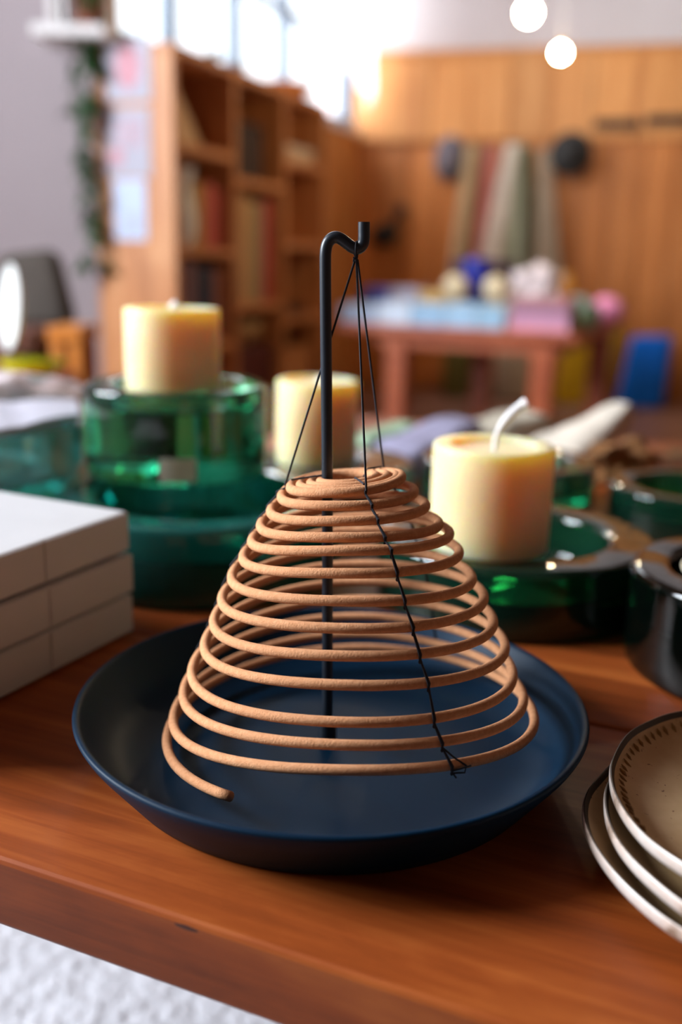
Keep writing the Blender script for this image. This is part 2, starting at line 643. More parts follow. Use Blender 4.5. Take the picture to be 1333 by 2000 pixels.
# ------------------------------------------------------------------ incense coil
Lp = [(558, 951), (540, 968), (520, 997), (501, 1024), (484, 1054), (467, 1084), (444, 1120), (426, 1162), (410, 1204), (392, 1249), (369, 1297), (352, 1336), (334, 1384), (322, 1420)]
Fy = [961, 988, 1017, 1050, 1075, 1120, 1174, 1228, 1282, 1338, 1411, 1456, 1504]
Rp = [(795, 931), (819, 958), (842, 985), (866, 1019), (887, 1038), (906, 1074), (930, 1123), (953, 1158), (971, 1204), (993, 1249), (1009, 1300), (1027, 1346), (1048, 1382)]
TUBE = 0.00232
INSET = 9.5
keys = []                                   # (cx, r, z) at quarter turns L,F,R,B
for n in range(13):
    L3 = ay(Lp[n][0] + INSET, Lp[n][1], YP)
    R3 = ay(Rp[n][0] - INSET, Rp[n][1], YP)
    L4 = ay(Lp[n + 1][0] + INSET, Lp[n + 1][1], YP)
    cx = (L3.x + R3.x) / 2
    r = (R3.x - L3.x) / 2
    cx2 = (L4.x + R3.x) / 2
    r2 = (R3.x - L4.x) / 2
    F3 = ay(690, Fy[n], YP - r)
    keys += [(cx, r, L3.z), (cx, r, F3.z), (cx2, r2, R3.z), (cx2, r2, (R3.z + L4.z) / 2)]
L4 = ay(Lp[13][0] + INSET, Lp[13][1], YP)
keys.append((keys[-1][0], keys[-1][1], L4.z))
e3 = ay(405, 1489, YP - 0.065)
keys.append((keys[-1][0], keys[-1][1] + 0.0005, e3.z - 0.006))
# inner flat turns, lying in the tilted plane of the first
a0 = (keys[2][2] - keys[0][2]) / 2
zc = (keys[2][2] + keys[0][2]) / 2
b0 = keys[1][2] - zc
inner = []
NI = 3
for q in range(NI * 4):
    back = NI * 4 - q
    rr = keys[0][1] - 0.00475 * back / 4
    k = rr / keys[0][1]
    z = zc + [-a0, b0, a0, -b0][q % 4] * k + 0.0004 * back / 4
    inner.append((keys[0][0], rr, z))
allk = inner + keys


def kinterp(u):
    i = max(0, min(int(math.floor(u)), len(allk) - 2))
    f = u - i
    p = [Vector(allk[max(0, min(j, len(allk) - 1))]) for j in (i - 1, i, i + 1, i + 2)]
    return 0.5 * ((2 * p[1]) + (-p[0] + p[2]) * f + (2 * p[0] - 5 * p[1] + 4 * p[2] - p[3]) * f * f + (-p[0] + 3 * p[1] - 3 * p[2] + p[3]) * f ** 3)


def cpos(u, dr=0.0):                        # u counts quarter turns, 0 = left
    k = kinterp(u)
    a = PI + u * PI / 2
    return Vector((k.x + (k.y + dr) * math.cos(a), YP + (k.y + dr) * math.sin(a), k.z))


UEND = len(allk) - 2 + 0.62
co = thing('incense_coil', 'tan spiral incense coil hanging by black strings from the hooked rod', 'incense', (D0.x, D0.y, T + 0.02))
CO = Vector(co.location)
pts = []
steps = int(UEND * 22)
for i in range(steps + 1):
    u = UEND * i / steps
    p = cpos(u)
    p += Vector((mnoise.noise((u * 0.9, 3, 1)), 0, mnoise.noise((u * 0.9, 9, 5)))) * 0.0006
    pts.append(p - CO)
bm = BM()
tube(bm, pts, TUBE, 12)
for v_ in bm.verts:
    q = v_.co * 900
    v_.co += v_.co.normalized() * 0
    d = mnoise.noise(v_.co * 420) * 0.00009
    v_.co += Vector((mnoise.noise(q), mnoise.noise(q + Vector((7, 3, 1))), mnoise.noise(q + Vector((1, 8, 4))))) * 0.00007
new_obj('spiral', bm, M['incense'], co, flat_angle=None)

# strings: from a knot under the hook to the top turn, then down over every turn
APEX = ay(697, 507, YP)
HK = ay(697, 486, YP)


def string_path(ang, ang2, tops):
    """ang in quarter turns (0 left,1 front,2 right,3 back)"""
    ptsA, ptsB, knots = [], [], []
    q = ang % 4
    for n in range(NI, NI + 13):
        fr = (n - NI) / 12
        u = n * 4 + ang + (ang2 - ang) * fr
        if u > UEND:
            break
        k = kinterp(u)
        a = PI + u * PI / 2
        out = Vector((math.cos(a), math.sin(a), 0))
        base = Vector((k.x + k.y * math.cos(a), YP + k.y * math.sin(a), k.z))
        tn = Vector((-math.sin(a), math.cos(a), 0))
        for w_, P_ in ((1, ptsA), (-1, ptsB)):
            off = tn * (0.00035 * w_ * (1 if n % 3 else -1)) if n > NI + 2 else tn * 0.0002 * w_
            P_.append(base + out * 0.00282 + off + Vector((0, 0, 0.0006)))
            P_.append(base + out * 0.00275 + off * 0.3 + Vector((0, 0, -0.0012)))
        if n >= NI + 3:
            knots.append(base + Vector((0, 0, -0.0024)) + out * 0.0026)
    return ptsA, ptsB, knots


def make_string(ang, ang2, over):
    A, B, K = string_path(ang, ang2, True)
    start = [APEX + Vector((0.0004 * (ang - 1.5), 0, 0))]
    bm = BM()
    tube(bm, [p - CO for p in start + A], 0.0005, 6)
    tube(bm, [p - CO for p in B], 0.0005, 6)
    # the lap of thread across the flat inner turns
    lap = []
    for n in range(NI, -1, -1):
        u = n * 4 + ang
        k = kinterp(u)
        a = PI + u * PI / 2
        lap.append(Vector((k.x + k.y * math.cos(a), YP + k.y * math.sin(a), k.z + 0.0028)) - CO)
    k = kinterp(ang)
    a = PI + ang * PI / 2
    lap.append(Vector((k.x + (k.y - 0.0028) * math.cos(a), YP + (k.y - 0.0028) * math.sin(a), k.z - 0.001)) - CO)
    tube(bm, lap, 0.00045, 6)
    s = new_obj('string', bm, M['string'], co)
    bm = BM()
    for kk in K:
        ball(bm, kk - CO, 0.0008, 0.9, 0.9, 1.5, 1)
    # bottom knot with loose ends
    e = A[-1]
    a = PI + ang2 * PI / 2
    tn = Vector((-math.sin(a), math.cos(a), 0))
    for d in ((0.0, -0.003), (0.0035, 0.0012)):
        tube(bm, [e - CO, e - CO + tn * (d[0] + 0.001) + Vector((0, -0.0006, d[1] * 0.5)), e - CO + tn * (d[0] * 2.0 + 0.0022) + Vector((0, -0.0012, d[1]))], 0.0004, 5)
    tube(bm, [A[-3] - CO, (A[-3] + e) / 2 - CO + tn * 0.0035, e - CO + tn * 0.007 + Vector((0, 0, 0.001)), e - CO + tn * 0.0065 + Vector((0, 0, -0.0022)), e - CO + Vector((0, 0, -0.001))], 0.00042, 5)
    new_obj('knot', bm, M['string'], s)


make_string(1.20, 1.29, 1)
make_string(2.52, 2.62, 0)
make_string(-0.08, -0.15, 0)
bm = BM()
for k in range(7):
    ball(bm, APEX - CO + Vector((random.uniform(-1, 1) * 0.0011, random.uniform(-1, 1) * 0.0009, 0.0006 + random.uniform(-1, 1.6) * 0.0012)), 0.0009, sub=1)
loop = [HK + Vector((0.0005 * math.cos(a), 0.0032 * math.cos(a), 0.0032 * math.sin(a))) for a in [2 * PI * i / 20 for i in range(21)]]
tube(bm, [p - CO for p in loop], 0.00042, 5, caps=False)
tube(bm, [HK - CO + Vector((0.0004, -0.0008, -0.003)), APEX - CO], 0.0005, 5)
tube(bm, [HK - CO + Vector((-0.0004, 0.001, -0.003)), APEX - CO], 0.0005, 5)
new_obj('hanging_loop', bm, M['string'], co)


# ------------------------------------------------------------------ glass holders
def glass_holder(label, loc, R, h, well, depth, mat, group='thick glass candle holders', edge=0.005):
    g = thing('glass_candle_holder', label, 'candle holder', loc, group=group)
    bm = BM()
    prof = rounded([(0, 0.0), (R * 0.985, 0.0), (R, h * 0.15), (R, h), (well, h), (well * 0.97, h - depth), (0, h - depth)],
                   [0, 0.004, 0.004, edge, 0.006, 0.006, 0], 5)
    sd = loc[0] * 7.3 + loc[1] * 3.1

    def wob(a, r, z):
        n = mnoise.noise((math.cos(a) * 1.3 + sd, math.sin(a) * 1.3, z * 18))
        m = mnoise.noise((math.cos(a) * 2.0 + sd, math.sin(a) * 2.0 + 5, r * 20))
        return r * (1 + 0.008 * n), z + (0.0012 * m if z > h * 0.5 else 0)
    lathe(bm, prof, 96, wob=wob)
    new_obj('glass_body', bm, mat, g, flat_angle=60)
    return g


PB = Vector((-0.110, 0.747, T))
hB = 0.060
gB = glass_holder('wide teal glass holder on the table under the smaller stacked one', PB, 0.111, hB, 0.080, 0.034, M['glass_teal'])
PA = Vector((-0.1435, 0.832, T + hB + 0.0012))
hA = 0.0745
gA = glass_holder('green glass holder stacked on the wide teal one, carrying the left candle', PA, 0.078, hA, 0.056, 0.020, M['glass_upper'])
PC = Vector((0.128, 0.690, T))
hC = 0.050
gC = glass_holder('large dark green glass ring carrying the candle nearest the incense coil', PC, 0.100, hC, 0.067, 0.034, M['glass_green'])
PG = Vector((0.266, 0.562, T))
hG = 0.063
gG = glass_holder('near black glass holder cut by the right edge of the photo', PG, 0.086, hG, 0.062, 0.02, M['glass_dark'])
PH = Vector((0.328, 0.893, T))
gH = glass_holder('low green glass holder behind the near black one at the right edge', PH, 0.074, 0.043, 0.052, 0.026, M['glass_green'])
PF = Vector((0.166, 0.955, T))
gF = glass_holder('light green glass holder behind the candle on the large ring', PF, 0.086, 0.053, 0.060, 0.030, M['glass_upper'])
PE = Vector((-0.010, 0.985, T))
gE = glass_holder('pale glass holder under the candle that stands behind the rod', PE, 0.084, 0.040, 0.058, 0.0, M['glass_pale']) if False else None
PD_ = Vector((-0.314, 0.832, T))
gD = glass_holder('pale aqua glass holder behind the white boxes, carrying the booklet', PD_, 0.088, 0.100, 0.060, 0.05, M['glass_pale'])
gE = glass_holder('pale aqua glass holder under the candle that stands behind the rod', PE, 0.084, 0.041, 0.030, 0.012, M['glass_pale'])
# small white price sticker in the well of the wide holder
bm = BM()
sa = -PI / 2 + 0.17
for e in (0, 1):
    pass
NS = 8
g0 = []
for i in range(NS + 1):
    q = sa + 0.37 * (i / NS - 0.5)
    for z in (0.0045, 0.0235):
        for r in (0.0788, 0.0792):
            g0.append(bm.verts.new((r * math.cos(q), r * math.sin(q), z)))
for i in range(NS):
    k = i * 4
    for a_, b_ in ((0, 1), (1, 3), (3, 2), (2, 0)):
        bm.faces.new((g0[k + a_], g0[k + b_], g0[k + 4 + b_], g0[k + 4 + a_]))
bm.faces.new([g0[j] for j in (0, 1, 3, 2)]); bm.faces.new([g0[NS * 4 + j] for j in (0, 1, 3, 2)])
o = new_obj('paper_sticker', bm, plain('sticker_paper', srgb(236, 228, 210), 0.8, 0.04), gA)
o['label'] = 'white paper sticker'


# ------------------------------------------------------------------ candles
def candle(label, x, y, z, R, h, wick, melt=0.7):
    c = thing('pillar_candle', label, 'candle', (x, y, z), group='beeswax pillar candles')
    bm = BM()
    prof = rounded([(0, 0), (R * 0.985, 0), (R, h * 0.5), (R * 0.995, h), (R * melt, h), (R * (melt - 0.06), h - 0.0035), (0.006, h - 0.0045), (0, h - 0.0045)],
                   [0, 0.002, 0.01, 0.0035, 0.003, 0.003, 0.002, 0], 4)
    sd = x * 31

    def wob(a, r, z_):
        return r * (1 + 0.004 * mnoise.noise((math.cos(a) + sd, math.sin(a), z_ * 12))), z_
    lathe(bm, prof, 72, wob=wob)
    new_obj('wax_body', bm, M['wax'], c, flat_angle=50)
    bm = BM()
    wp = catmull([Vector(p) for p in wick], 8)
    tube(bm, wp, 0.0015, 10, radf=lambda s: 0.0016 + 0.0022 * min(1, s * 1.3) ** 2 + 0.0005 * math.sin(s * 14) * s)
    new_obj('wick', bm, M['wick'], c)
    return c


hz = T + hC + 0.0012
candle('beeswax candle with a long bent white wick on the large dark green glass ring', 0.1023, 0.6466, hz, 0.041, 0.0715,
       [(0.001, 0, 0.06), (0.0005, 0, 0.072), (0.0018, 0.0, 0.0785), (0.0055, 0.001, 0.0852), (0.0110, 0.002, 0.0915), (0.0165, 0.003, 0.0962), (0.0205, 0.003, 0.0985)])
candle('tall beeswax candle at the left on the stacked green glass', -0.148, 0.8447, PA.z + hA - 0.020 + 0.0012, 0.041, 0.0805,
       [(0, 0, 0.07), (0.0, 0, 0.078), (0.0012, 0, 0.0818), (0.004, 0.0, 0.0832)], 0.78)
candle('beeswax candle behind the hooked rod, lower than the left one', -0.0259, 0.9644, T + 0.041 + 0.0012, 0.041, 0.0825,
       [(0, 0, 0.074), (0.001, 0, 0.081), (0.004, 0.0, 0.083)], 0.8)

# ------------------------------------------------------------------ white boxes
bp = az(261, 1237, T)
fa = Vector((-0.4366, -0.8997, 0))          # along the face, towards the viewer
bd = Vector((-0.8997, 0.4366, 0))
bxm = [('bottom', 0.000, 0.0), ('middle', 0.0006, 0.0), ('top', -0.0008, 0.0)]
bh = 0.0268
for i, nm in enumerate(('lowest', 'middle', 'topmost')):
    lab = {'lowest': 'white lidded card box on the table, lowest of the stack of three',
           'middle': 'white lidded card box, middle one of the stack of three',
           'topmost': 'white lidded card box, topmost of the stack of three'}[nm]
    o = thing('gift_box', lab, 'box', group='stacked white boxes')
    off = [Vector((0, 0, 0)), Vector((0.0011, -0.0006, 0)), Vector((-0.0010, 0.0003, 0))][i]
    org = bp + off + Vector((0, 0, 0.0004 + i * (bh + 0.0008)))
    m = Matrix(((fa.x, bd.x, 0, org.x), (fa.y, bd.y, 0, org.y), (0, 0, 1, org.z), (0, 0, 0, 1)))
    m = m @ Matrix.Rotation([0, 0.006, -0.004][i], 4, 'Z')
    o.matrix_world = m
    LX, LY = 0.20, 0.15
    sx = 0.0756
    bm = BM()
    box(bm, 0, LX, 0.0012, LY, 0.0022, bh, 0.0010, 2)
    new_obj('box_body', bm, M['boxwhite'], o, smooth=False)
    bm = BM()
    box(bm, 0.004, LX - 0.004, 0.0045, LY - 0.004, 0, 0.0023)
    new_obj('base', bm, M['boxwhite'], o, smooth=False)
    bm = BM()
    box(bm, 0, sx - 0.0005, 0, 0.0020, 0.0020, bh - 0.0006, 0.0006, 2)
    new_obj('side_flap', bm, M['boxwhite'], o, smooth=False)
    bm = BM()
    box(bm, sx + 0.0005, LX, 0, 0.0020, 0.0020, bh - 0.0006, 0.0006, 2)
    new_obj('side_flap', bm, M['boxwhite'], o, smooth=False)


# ------------------------------------------------------------------ plates
def circ(a, b, c):
    ax, ay_, bx_, by, cx, cy = a.x, a.y, b.x, b.y, c.x, c.y
    d = 2 * (ax * (by - cy) + bx_ * (cy - ay_) + cx * (ay_ - by))
    ux = ((ax * ax + ay_ * ay_) * (by - cy) + (bx_ * bx_ + by * by) * (cy - ay_) + (cx * cx + cy * cy) * (ay_ - by)) / d
    uy = ((ax * ax + ay_ * ay_) * (cx - bx_) + (bx_ * bx_ + by * by) * (ax - cx) + (cx * cx + cy * cy) * (bx_ - ax)) / d
    return Vector((ux, uy)), math.hypot(ux - ax, uy - ay_)


t = NT('stoneware_glaze')
tc = t.n('ShaderNodeTexCoord')
sep = t.n('ShaderNodeSeparateXYZ')
t.l(tc.outputs['Object'], sep.inputs[0])
v = t.coords()
spk = t.noise(v, 420, 2, 0.5)
blot = t.noise(v, 22, 4, 0.6)
base = t.ramp(blot, [(0.3, srgb(176, 140, 96)), (0.6, srgb(204, 172, 130)), (0.8, srgb(192, 148, 104))])
spc = t.ramp(spk, [(0.70, (0, 0, 0, 1)), (0.75, (1, 1, 1, 1))])
mx = t.n('ShaderNodeMix', data_type='RGBA')
t.l(spc, mx.inputs['Factor'])
t.l(base, mx.inputs[6])
mx.inputs[7].default_value = srgb(110, 66, 34)
t.l(mx.outputs[2], t.b.inputs['Base Color'])
t.set(Roughness=0.35)
M['glaze'] = t.m
M['glaze_rim'] = plain('dark_rim_glaze', srgb(66, 54, 44), 0.4, 0.3, 60)
t = NT('pale_rim_edge')
v = t.coords()
f = t.noise(v, 55, 4, 0.65)
t.l(t.ramp(f, [(0.30, srgb(120, 92, 70)), (0.44, srgb(196, 176, 164)), (0.7, srgb(206, 196, 190))]), t.b.inputs['Base Color'])
t.set(Roughness=0.35)
M['glaze_edge'] = t.m
M['glaze_out'] = plain('dark_outer_glaze', srgb(74, 62, 48), 0.5, 0.25, 40)
M['tick'] = plain('brown_ticks', srgb(128, 88, 38), 0.5, 0.15, 60)


def plate(label, cx, cy, z, R, seed, ticks=True):
    g = thing('ceramic_plate', label, 'plate', (cx, cy, z), group='stacked stoneware plates')

    def wob(a, r, zz):
        k = mnoise.noise((math.cos(a) * 1.1 + seed, math.sin(a) * 1.1 + seed, 0))
        k2 = mnoise.noise((math.cos(a) * 2.6 + seed, math.sin(a) * 2.6, 3))
        s = (r / R) ** 3
        return r * (1 + 0.020 * k * s + 0.008 * k2 * s), zz + s * (0.0022 * k2 + 0.001 * k)
    h = 0.0165
    outer = [(0, 0.0), (R * 0.60, 0.0), (R * 0.78, 0.0030), (R * 0.94, 0.0085), (R * 0.990, 0.0108)]
    bm = BM()
    lathe(bm, outer, 120, 0, wob)
    lathe(bm, [(R * 0.990, 0.0108), (R * 1.0, 0.0128), (R * 1.003, h * 0.92), (R * 0.998, h + 0.0004)], 120, 1, wob)
    lathe(bm, [(R * 0.998, h + 0.0004), (R * 0.992, h + 0.0006), (R * 0.984, h - 0.0002), (R * 0.975, h - 0.0018)], 120, 2, wob)
    lathe(bm, [(R * 0.975, h - 0.0018), (R * 0.93, 0.0118), (R * 0.86, 0.0082), (R * 0.78, 0.0064), (R * 0.5, 0.0052), (0, 0.0050)], 120, 3, wob)
    bmesh.ops.remove_doubles(bm, verts=bm.verts, dist=1e-6)
    new_obj('plate_body', bm, [M['glaze_out'], M['glaze_edge'], M['glaze_rim'], M['glaze']], g, flat_angle=60)
    if ticks:
        bm = BM()
        n = 100
        for i in range(20, 54):
            a = 2 * PI * i / n + random.uniform(-0.006, 0.006)
            tk_ = random.uniform(0.55, 1.0)
            pts_ = []
            for s in (0.0, 0.5, 1.0):
                r0 = R * (0.952 - 0.040 * s * random.uniform(0.8, 1.1))
                z0 = 0.0146 - 0.0035 * s * 0.95
                r1, z1 = wob(a, r0, z0)
                pts_.append((r1 * math.cos(a), r1 * math.sin(a), z1 - 0.0004))
            tube(bm, pts_, 0.0011, 6, radf=lambda s: (0.0003 + 0.0008 * math.sin(PI * s)) * tk_)
        o = new_obj('painted_ticks', bm, M['tick'], g)
        o['label'] = 'brown brush ticks round the rim'
    return g


zt = 0.027
c_, R_ = circ(az(1199, 1550, T + zt), az(1333, 1700, T + zt), az(1318, 1458, T + zt))
PLR = max(0.085, min(R_, 0.12))
p1 = az(1199, 1550, T + zt)
plate('speckled tan stoneware plate with dark rim, topmost of the stack', p1.x + PLR * 0.975, p1.y - PLR * 0.12, T + 0.0145, PLR, 1.7)
p2 = az(1188, 1625, T + 0.018)
plate('stoneware plate with pale edge, middle of the stack', p2.x + PLR * 0.985, p2.y - PLR * 0.05, T + 0.0073, PLR * 1.0, 4.1, False)
p3 = az(1168, 1640, T + 0.0135)
plate('stoneware plate lying on the table, lowest of the stack', p3.x + PLR * 0.985, p3.y - PLR * 0.05, T + 0.0002, PLR * 1.03, 8.3, False)

# cream saucer in the near black holder
sc = thing('saucer', 'pale cream saucer lying in the near black glass holder', 'saucer', (PG.x - 0.012, PG.y, T + hG - 0.020 + 0.0008))
bm = BM()
lathe(bm, rounded([(0, 0), (0.028, 0), (0.044, 0.0165), (0.045, 0.019), (0.043, 0.019), (0.028, 0.004), (0, 0.004)], 0.001), 48)
new_obj('saucer_body', bm, M['cream'], sc)


# ------------------------------------------------------------------ cloth things on the far half of the table
def lumpy_cloth(bm, pts, w0, w1, th_, seed, nx=26, ny=14, curl=0.3, fold=0.004):
    """a folded strip of cloth laid along pts with thickness and creases"""
    path = catmull([Vector(p) for p in pts], 8)
    n = len(path)
    rings = []
    for i, p in enumerate(path):
        s = i / (n - 1)
        tg = (path[min(i + 1, n - 1)] - path[max(i - 1, 0)]).normalized()
        side = tg.cross(Vector((0, 0, 1))).normalized()
        up = side.cross(tg)
        wd = w0 + (w1 - w0) * s
        ring = []
        for k in range(ny * 2):
            a = 2 * PI * k / (ny * 2)
            ca, sa = math.cos(a), math.sin(a)
            e = 0.55
            x = abs(ca) ** e * (1 if ca > 0 else -1) * wd / 2
            z = abs(sa) ** e * (1 if sa > 0 else -1) * th_ / 2
            cr = mnoise.noise((x * 60 + seed, s * 4, z * 40)) * fold + mnoise.noise((x * 25 + seed, s * 9, 7)) * fold * 0.8
            end = 1 if 0 < i < n - 1 else 0.8
            ring.append(bm.verts.new(p + side * x * end + up * (z * end + (cr if sa > -0.3 else 0))))
        rings.append(ring)
    m = len(rings[0])
    for a, b in zip(rings, rings[1:]):
        for k in range(m):
            bm.faces.new((a[k], a[(k + 1) % m], b[(k + 1) % m], b[k]))
    bm.faces.new(rings[0]); bm.faces.new(rings[-1])
    return bm


def cloth(name, label, cat, pxs, Y, w0, w1, th_, col, seed, group=None, zmin=None):
    bm = BM()
    lumpy_cloth(bm, [ay(px, py, y) for (px, py), y in zip(pxs, Y)], w0, w1, th_, seed)
    zm = min(v_.co.z for v_ in bm.verts)
    base = Vector((0, 0, 0))
    dz = T + 0.0006 - zm
    for v_ in bm.verts:
        v_.co.z += dz
    o = new_obj(name, bm, fabric(name + '_fabric', col))
    tag(o, label, cat, group)
    return o


cloth('linen_napkin', 'pale green rolled linen napkin behind the strings of the incense coil', 'napkin', [(690, 835), (750, 818), (800, 800)], [1.16, 1.2, 1.25], 0.05, 0.045, 0.030, srgb(150, 176, 146), 1, 'rolled linen napkins')
cloth('linen_napkin', 'lavender grey rolled linen napkin between the green one and the bent wick', 'napkin', [(755, 865), (835, 825), (910, 795)], [1.08, 1.14, 1.2], 0.075, 0.06, 0.032, srgb(150, 146, 172), 2, 'rolled linen napkins')
cloth('linen_napkin', 'stone coloured rolled napkin right behind the bent white wick', 'napkin', [(905, 846), (968, 815), (1045, 795)], [1.20, 1.25, 1.30], 0.08, 0.07, 0.032, srgb(186, 176, 158), 3, 'rolled linen napkins')
cloth('linen_napkin', 'ivory rolled napkin with raised tip, right of the largest candle', 'napkin', [(1065, 890), (1145, 845), (1226, 792)], [1.12, 1.17, 1.22], 0.10, 0.025, 0.034, srgb(226, 214, 198), 4, 'rolled linen napkins')
bm = BM()
pb_ = az(1206, 958, T)
ball(bm, (pb_.x, pb_.y + 0.01, T + 0.02), 0.03, 0.95, 0.75, 0.72, 4, amp=1.1, fr=6)
zm = min(v_.co.z for v_ in bm.verts)
for v_ in bm.verts:
    v_.co.z += T + 0.0005 - zm
o = tag(new_obj('cork_bark', bm, plain('brown_bark', srgb(140, 94, 52), 0.9, 0.45, 40, 0.8, 90, 0.004)), 'brown rough bark lump in front of the ivory napkin', 'bark')

# green sprig at the right rim of the table
sg = thing('leaf_sprig', 'green leafy sprig lying on the table near the right edge', 'sprig', tuple(az(1285, 905, T)))
bm = BM()
stem_pts = [Vector((-0.05, 0.01, 0.004)), Vector((-0.01, 0.0, 0.007)), Vector((0.04, 0.012, 0.008)), Vector((0.09, 0.006, 0.006))]
tube(bm, catmull(stem_pts, 6), 0.0016, 6)
new_obj('stem', bm, M['stem'], sg)


def leaf(bm, p, d, ln, wd, up=Vector((0, 0, 1)), mat=0, droop=0.25):
    d = Vector(d).normalized()
    side = d.cross(up)
    if side.length < 1e-3:
        side = d.cross(Vector((1, 0, 0)))
    side.normalize()
    nn = side.cross(d).normalized()
    prev = None
    th_ = wd * 0.05
    rows = []
    for k in range(6):
        s = k / 5
        wv = math.sin(PI * min(1, s * 0.95 + 0.05)) ** 0.8 * wd / 2
        c = Vector(p) + d * ln * s - nn * droop * ln * s * s
        rows.append([bm.verts.new(c - side * wv + nn * wv * 0.3), bm.verts.new(c), bm.verts.new(c + side * wv + nn * wv * 0.3)])
    for a, b in zip(rows, rows[1:]):
        for k in range(2):
            f = bm.faces.new((a[k], a[k + 1], b[k + 1], b[k]))
            f.material_index = mat


bm = BM()
for i in range(26):
    s = i / 25
    p = catmull(stem_pts, 6)[int(s * 17)]
    a = random.uniform(0, 2 * PI)
    leaf(bm, p, (math.cos(a), math.sin(a), 0.35), 0.026, 0.013)
new_obj('leaves', bm, M['leaf2'], sg, flat_angle=None)
# booklet and floral scarf on the pale aqua holder
zb = T + 0.1012
bk = thing('booklet', 'white open booklet lying on the pale aqua glass holder at the left', 'booklet', (0, 0, zb))
q0, q1, q2, q3 = (az(-90, 874, zb), az(158, 818, zb), az(150, 790, zb), az(-110, 800, zb))
bm = BM()
NXB = 12
topv, botv = [], []
for i in range(NXB + 1):
    for j in range(NXB + 1):
        s, r = i / NXB, j / NXB
        p = q0 * (1 - s) * (1 - r) + q1 * s * (1 - r) + q2 * s * r + q3 * (1 - s) * r
        z = 0.0006 + 0.003 * (math.sin(PI * abs(s * 2 - 1) ** 0.8)) * 0.6
        topv.append(bm.verts.new((p.x, p.y, 0.004 + z)))
        botv.append(bm.verts.new((p.x, p.y, 0.0003)))
W_ = NXB + 1
for i in range(NXB):
    for j in range(NXB):
        bm.faces.new((topv[i * W_ + j], topv[(i + 1) * W_ + j], topv[(i + 1) * W_ + j + 1], topv[i * W_ + j + 1]))
        bm.faces.new((botv[i * W_ + j], botv[i * W_ + j + 1], botv[(i + 1) * W_ + j + 1], botv[(i + 1) * W_ + j]))
for i in range(NXB):
    for (a, b) in ((i * W_, (i + 1) * W_), (i * W_ + NXB, (i + 1) * W_ + NXB), (i, i + 1), (NXB * W_ + i, NXB * W_ + i + 1)):
        bm.faces.new((topv[a], topv[b], botv[b], botv[a]))
new_obj('open_pages', bm, M['paper'], bk)
t = NT('floral_print')
v = t.coords()
f = t.noise(v, 38, 3, 0.5, 0.6)
t.l(t.ramp(f, [(0.34, srgb(150, 158, 156)), (0.46, srgb(206, 192, 198)), (0.58, srgb(216, 196, 194)), (0.70, srgb(178, 150, 150))]), t.b.inputs['Base Color'])
t.set(Roughness=0.9)
M['floral'] = t.m
bm = BM()
lumpy_cloth(bm, [ay(-120, 782, 0.99), ay(-20, 774, 0.99), ay(70, 772, 0.99), ay(150, 806, 0.99)], 0.11, 0.07, 0.044, 5, fold=0.008)
zm = min(v_.co.z for v_ in bm.verts)
for v_ in bm.verts:
    v_.co.z += 0
tag(new_obj('folded_scarf', bm, M['floral']), 'folded pinkish floral scarf behind the white booklet', 'scarf')
SCARF_Z = zm
# a pale holder under the scarf
gI = glass_holder('pale aqua glass holder farthest left, under the folded floral scarf', Vector((-0.345, 1.03, T)), 0.085, max(0.03, SCARF_Z - T - 0.001), 0.06, 0.02, M['glass_pale'])

# ------------------------------------------------------------------ rug under the table
bm = BM()
nxr = 60
vv = {}
for i in range(nxr + 1):
    for j in range(nxr + 1):
        x = -1.25 + 1.9 * i / nxr
        y = -0.15 + 1.5 * j / nxr
        edge = min(i, j, nxr - i, nxr - j)
        z = 0.004 + (0.016 if edge > 0 else 0) + 0.005 * mnoise.noise((x * 9, y * 9, 0)) * (edge > 0) + 0.0015 * mnoise.noise((x * 40, y * 40, 4)) * (edge > 0)
        vv[i, j] = bm.verts.new((x, y, z))
for i in range(nxr):
    for j in range(nxr):
        bm.faces.new((vv[i, j], vv[i + 1, j], vv[i + 1, j + 1], vv[i, j + 1]))
rim = [vv[i, 0] for i in range(nxr + 1)] + [vv[nxr, j] for j in range(1, nxr + 1)] + [vv[i, nxr] for i in range(nxr - 1, -1, -1)] + [vv[0, j] for j in range(nxr - 1, 0, -1)]
low = [bm.verts.new((v_.co.x, v_.co.y, 0.0008)) for v_ in rim]
for k in range(len(rim)):
    k2 = (k + 1) % len(rim)
    bm.faces.new((rim[k], low[k], low[k2], rim[k2]))
bm.faces.new(low)
tag(new_obj('wool_rug', bm, M['rug']), 'off white woolly rug on the floor below the table front', 'rug')

# ------------------------------------------------------------------ bookshelf
SH0 = Vector((-0.4931, 2.89, 0))
SM = frame(SH0, WD)                         # local X along the front, local Y towards the wall
SHL, SHD, SHT = 1.182, 0.262, 1.206
sh = thing('bookshelf', 'open wooden bookshelf with three columns under the window, posters on its end', 'bookshelf')
sh.matrix_world = SM
tk = 0.026


def sbox(name, x0, x1, y0, y1, z0, z1, mat='shelf', axis='X'):
    bm = BM()
    if axis == 'Z':                         # grain upright
        box(bm, z0, z1, x0, x1, y0, y1, 0.002, 1)
        o = new_obj(name, bm, M[mat], sh, smooth=False)
        o.matrix_local = UPR
    else:
        box(bm, x0, x1, y0, y1, z0, z1, 0.002, 1)
        o = new_obj(name, bm, M[mat], sh, smooth=False)
    return o


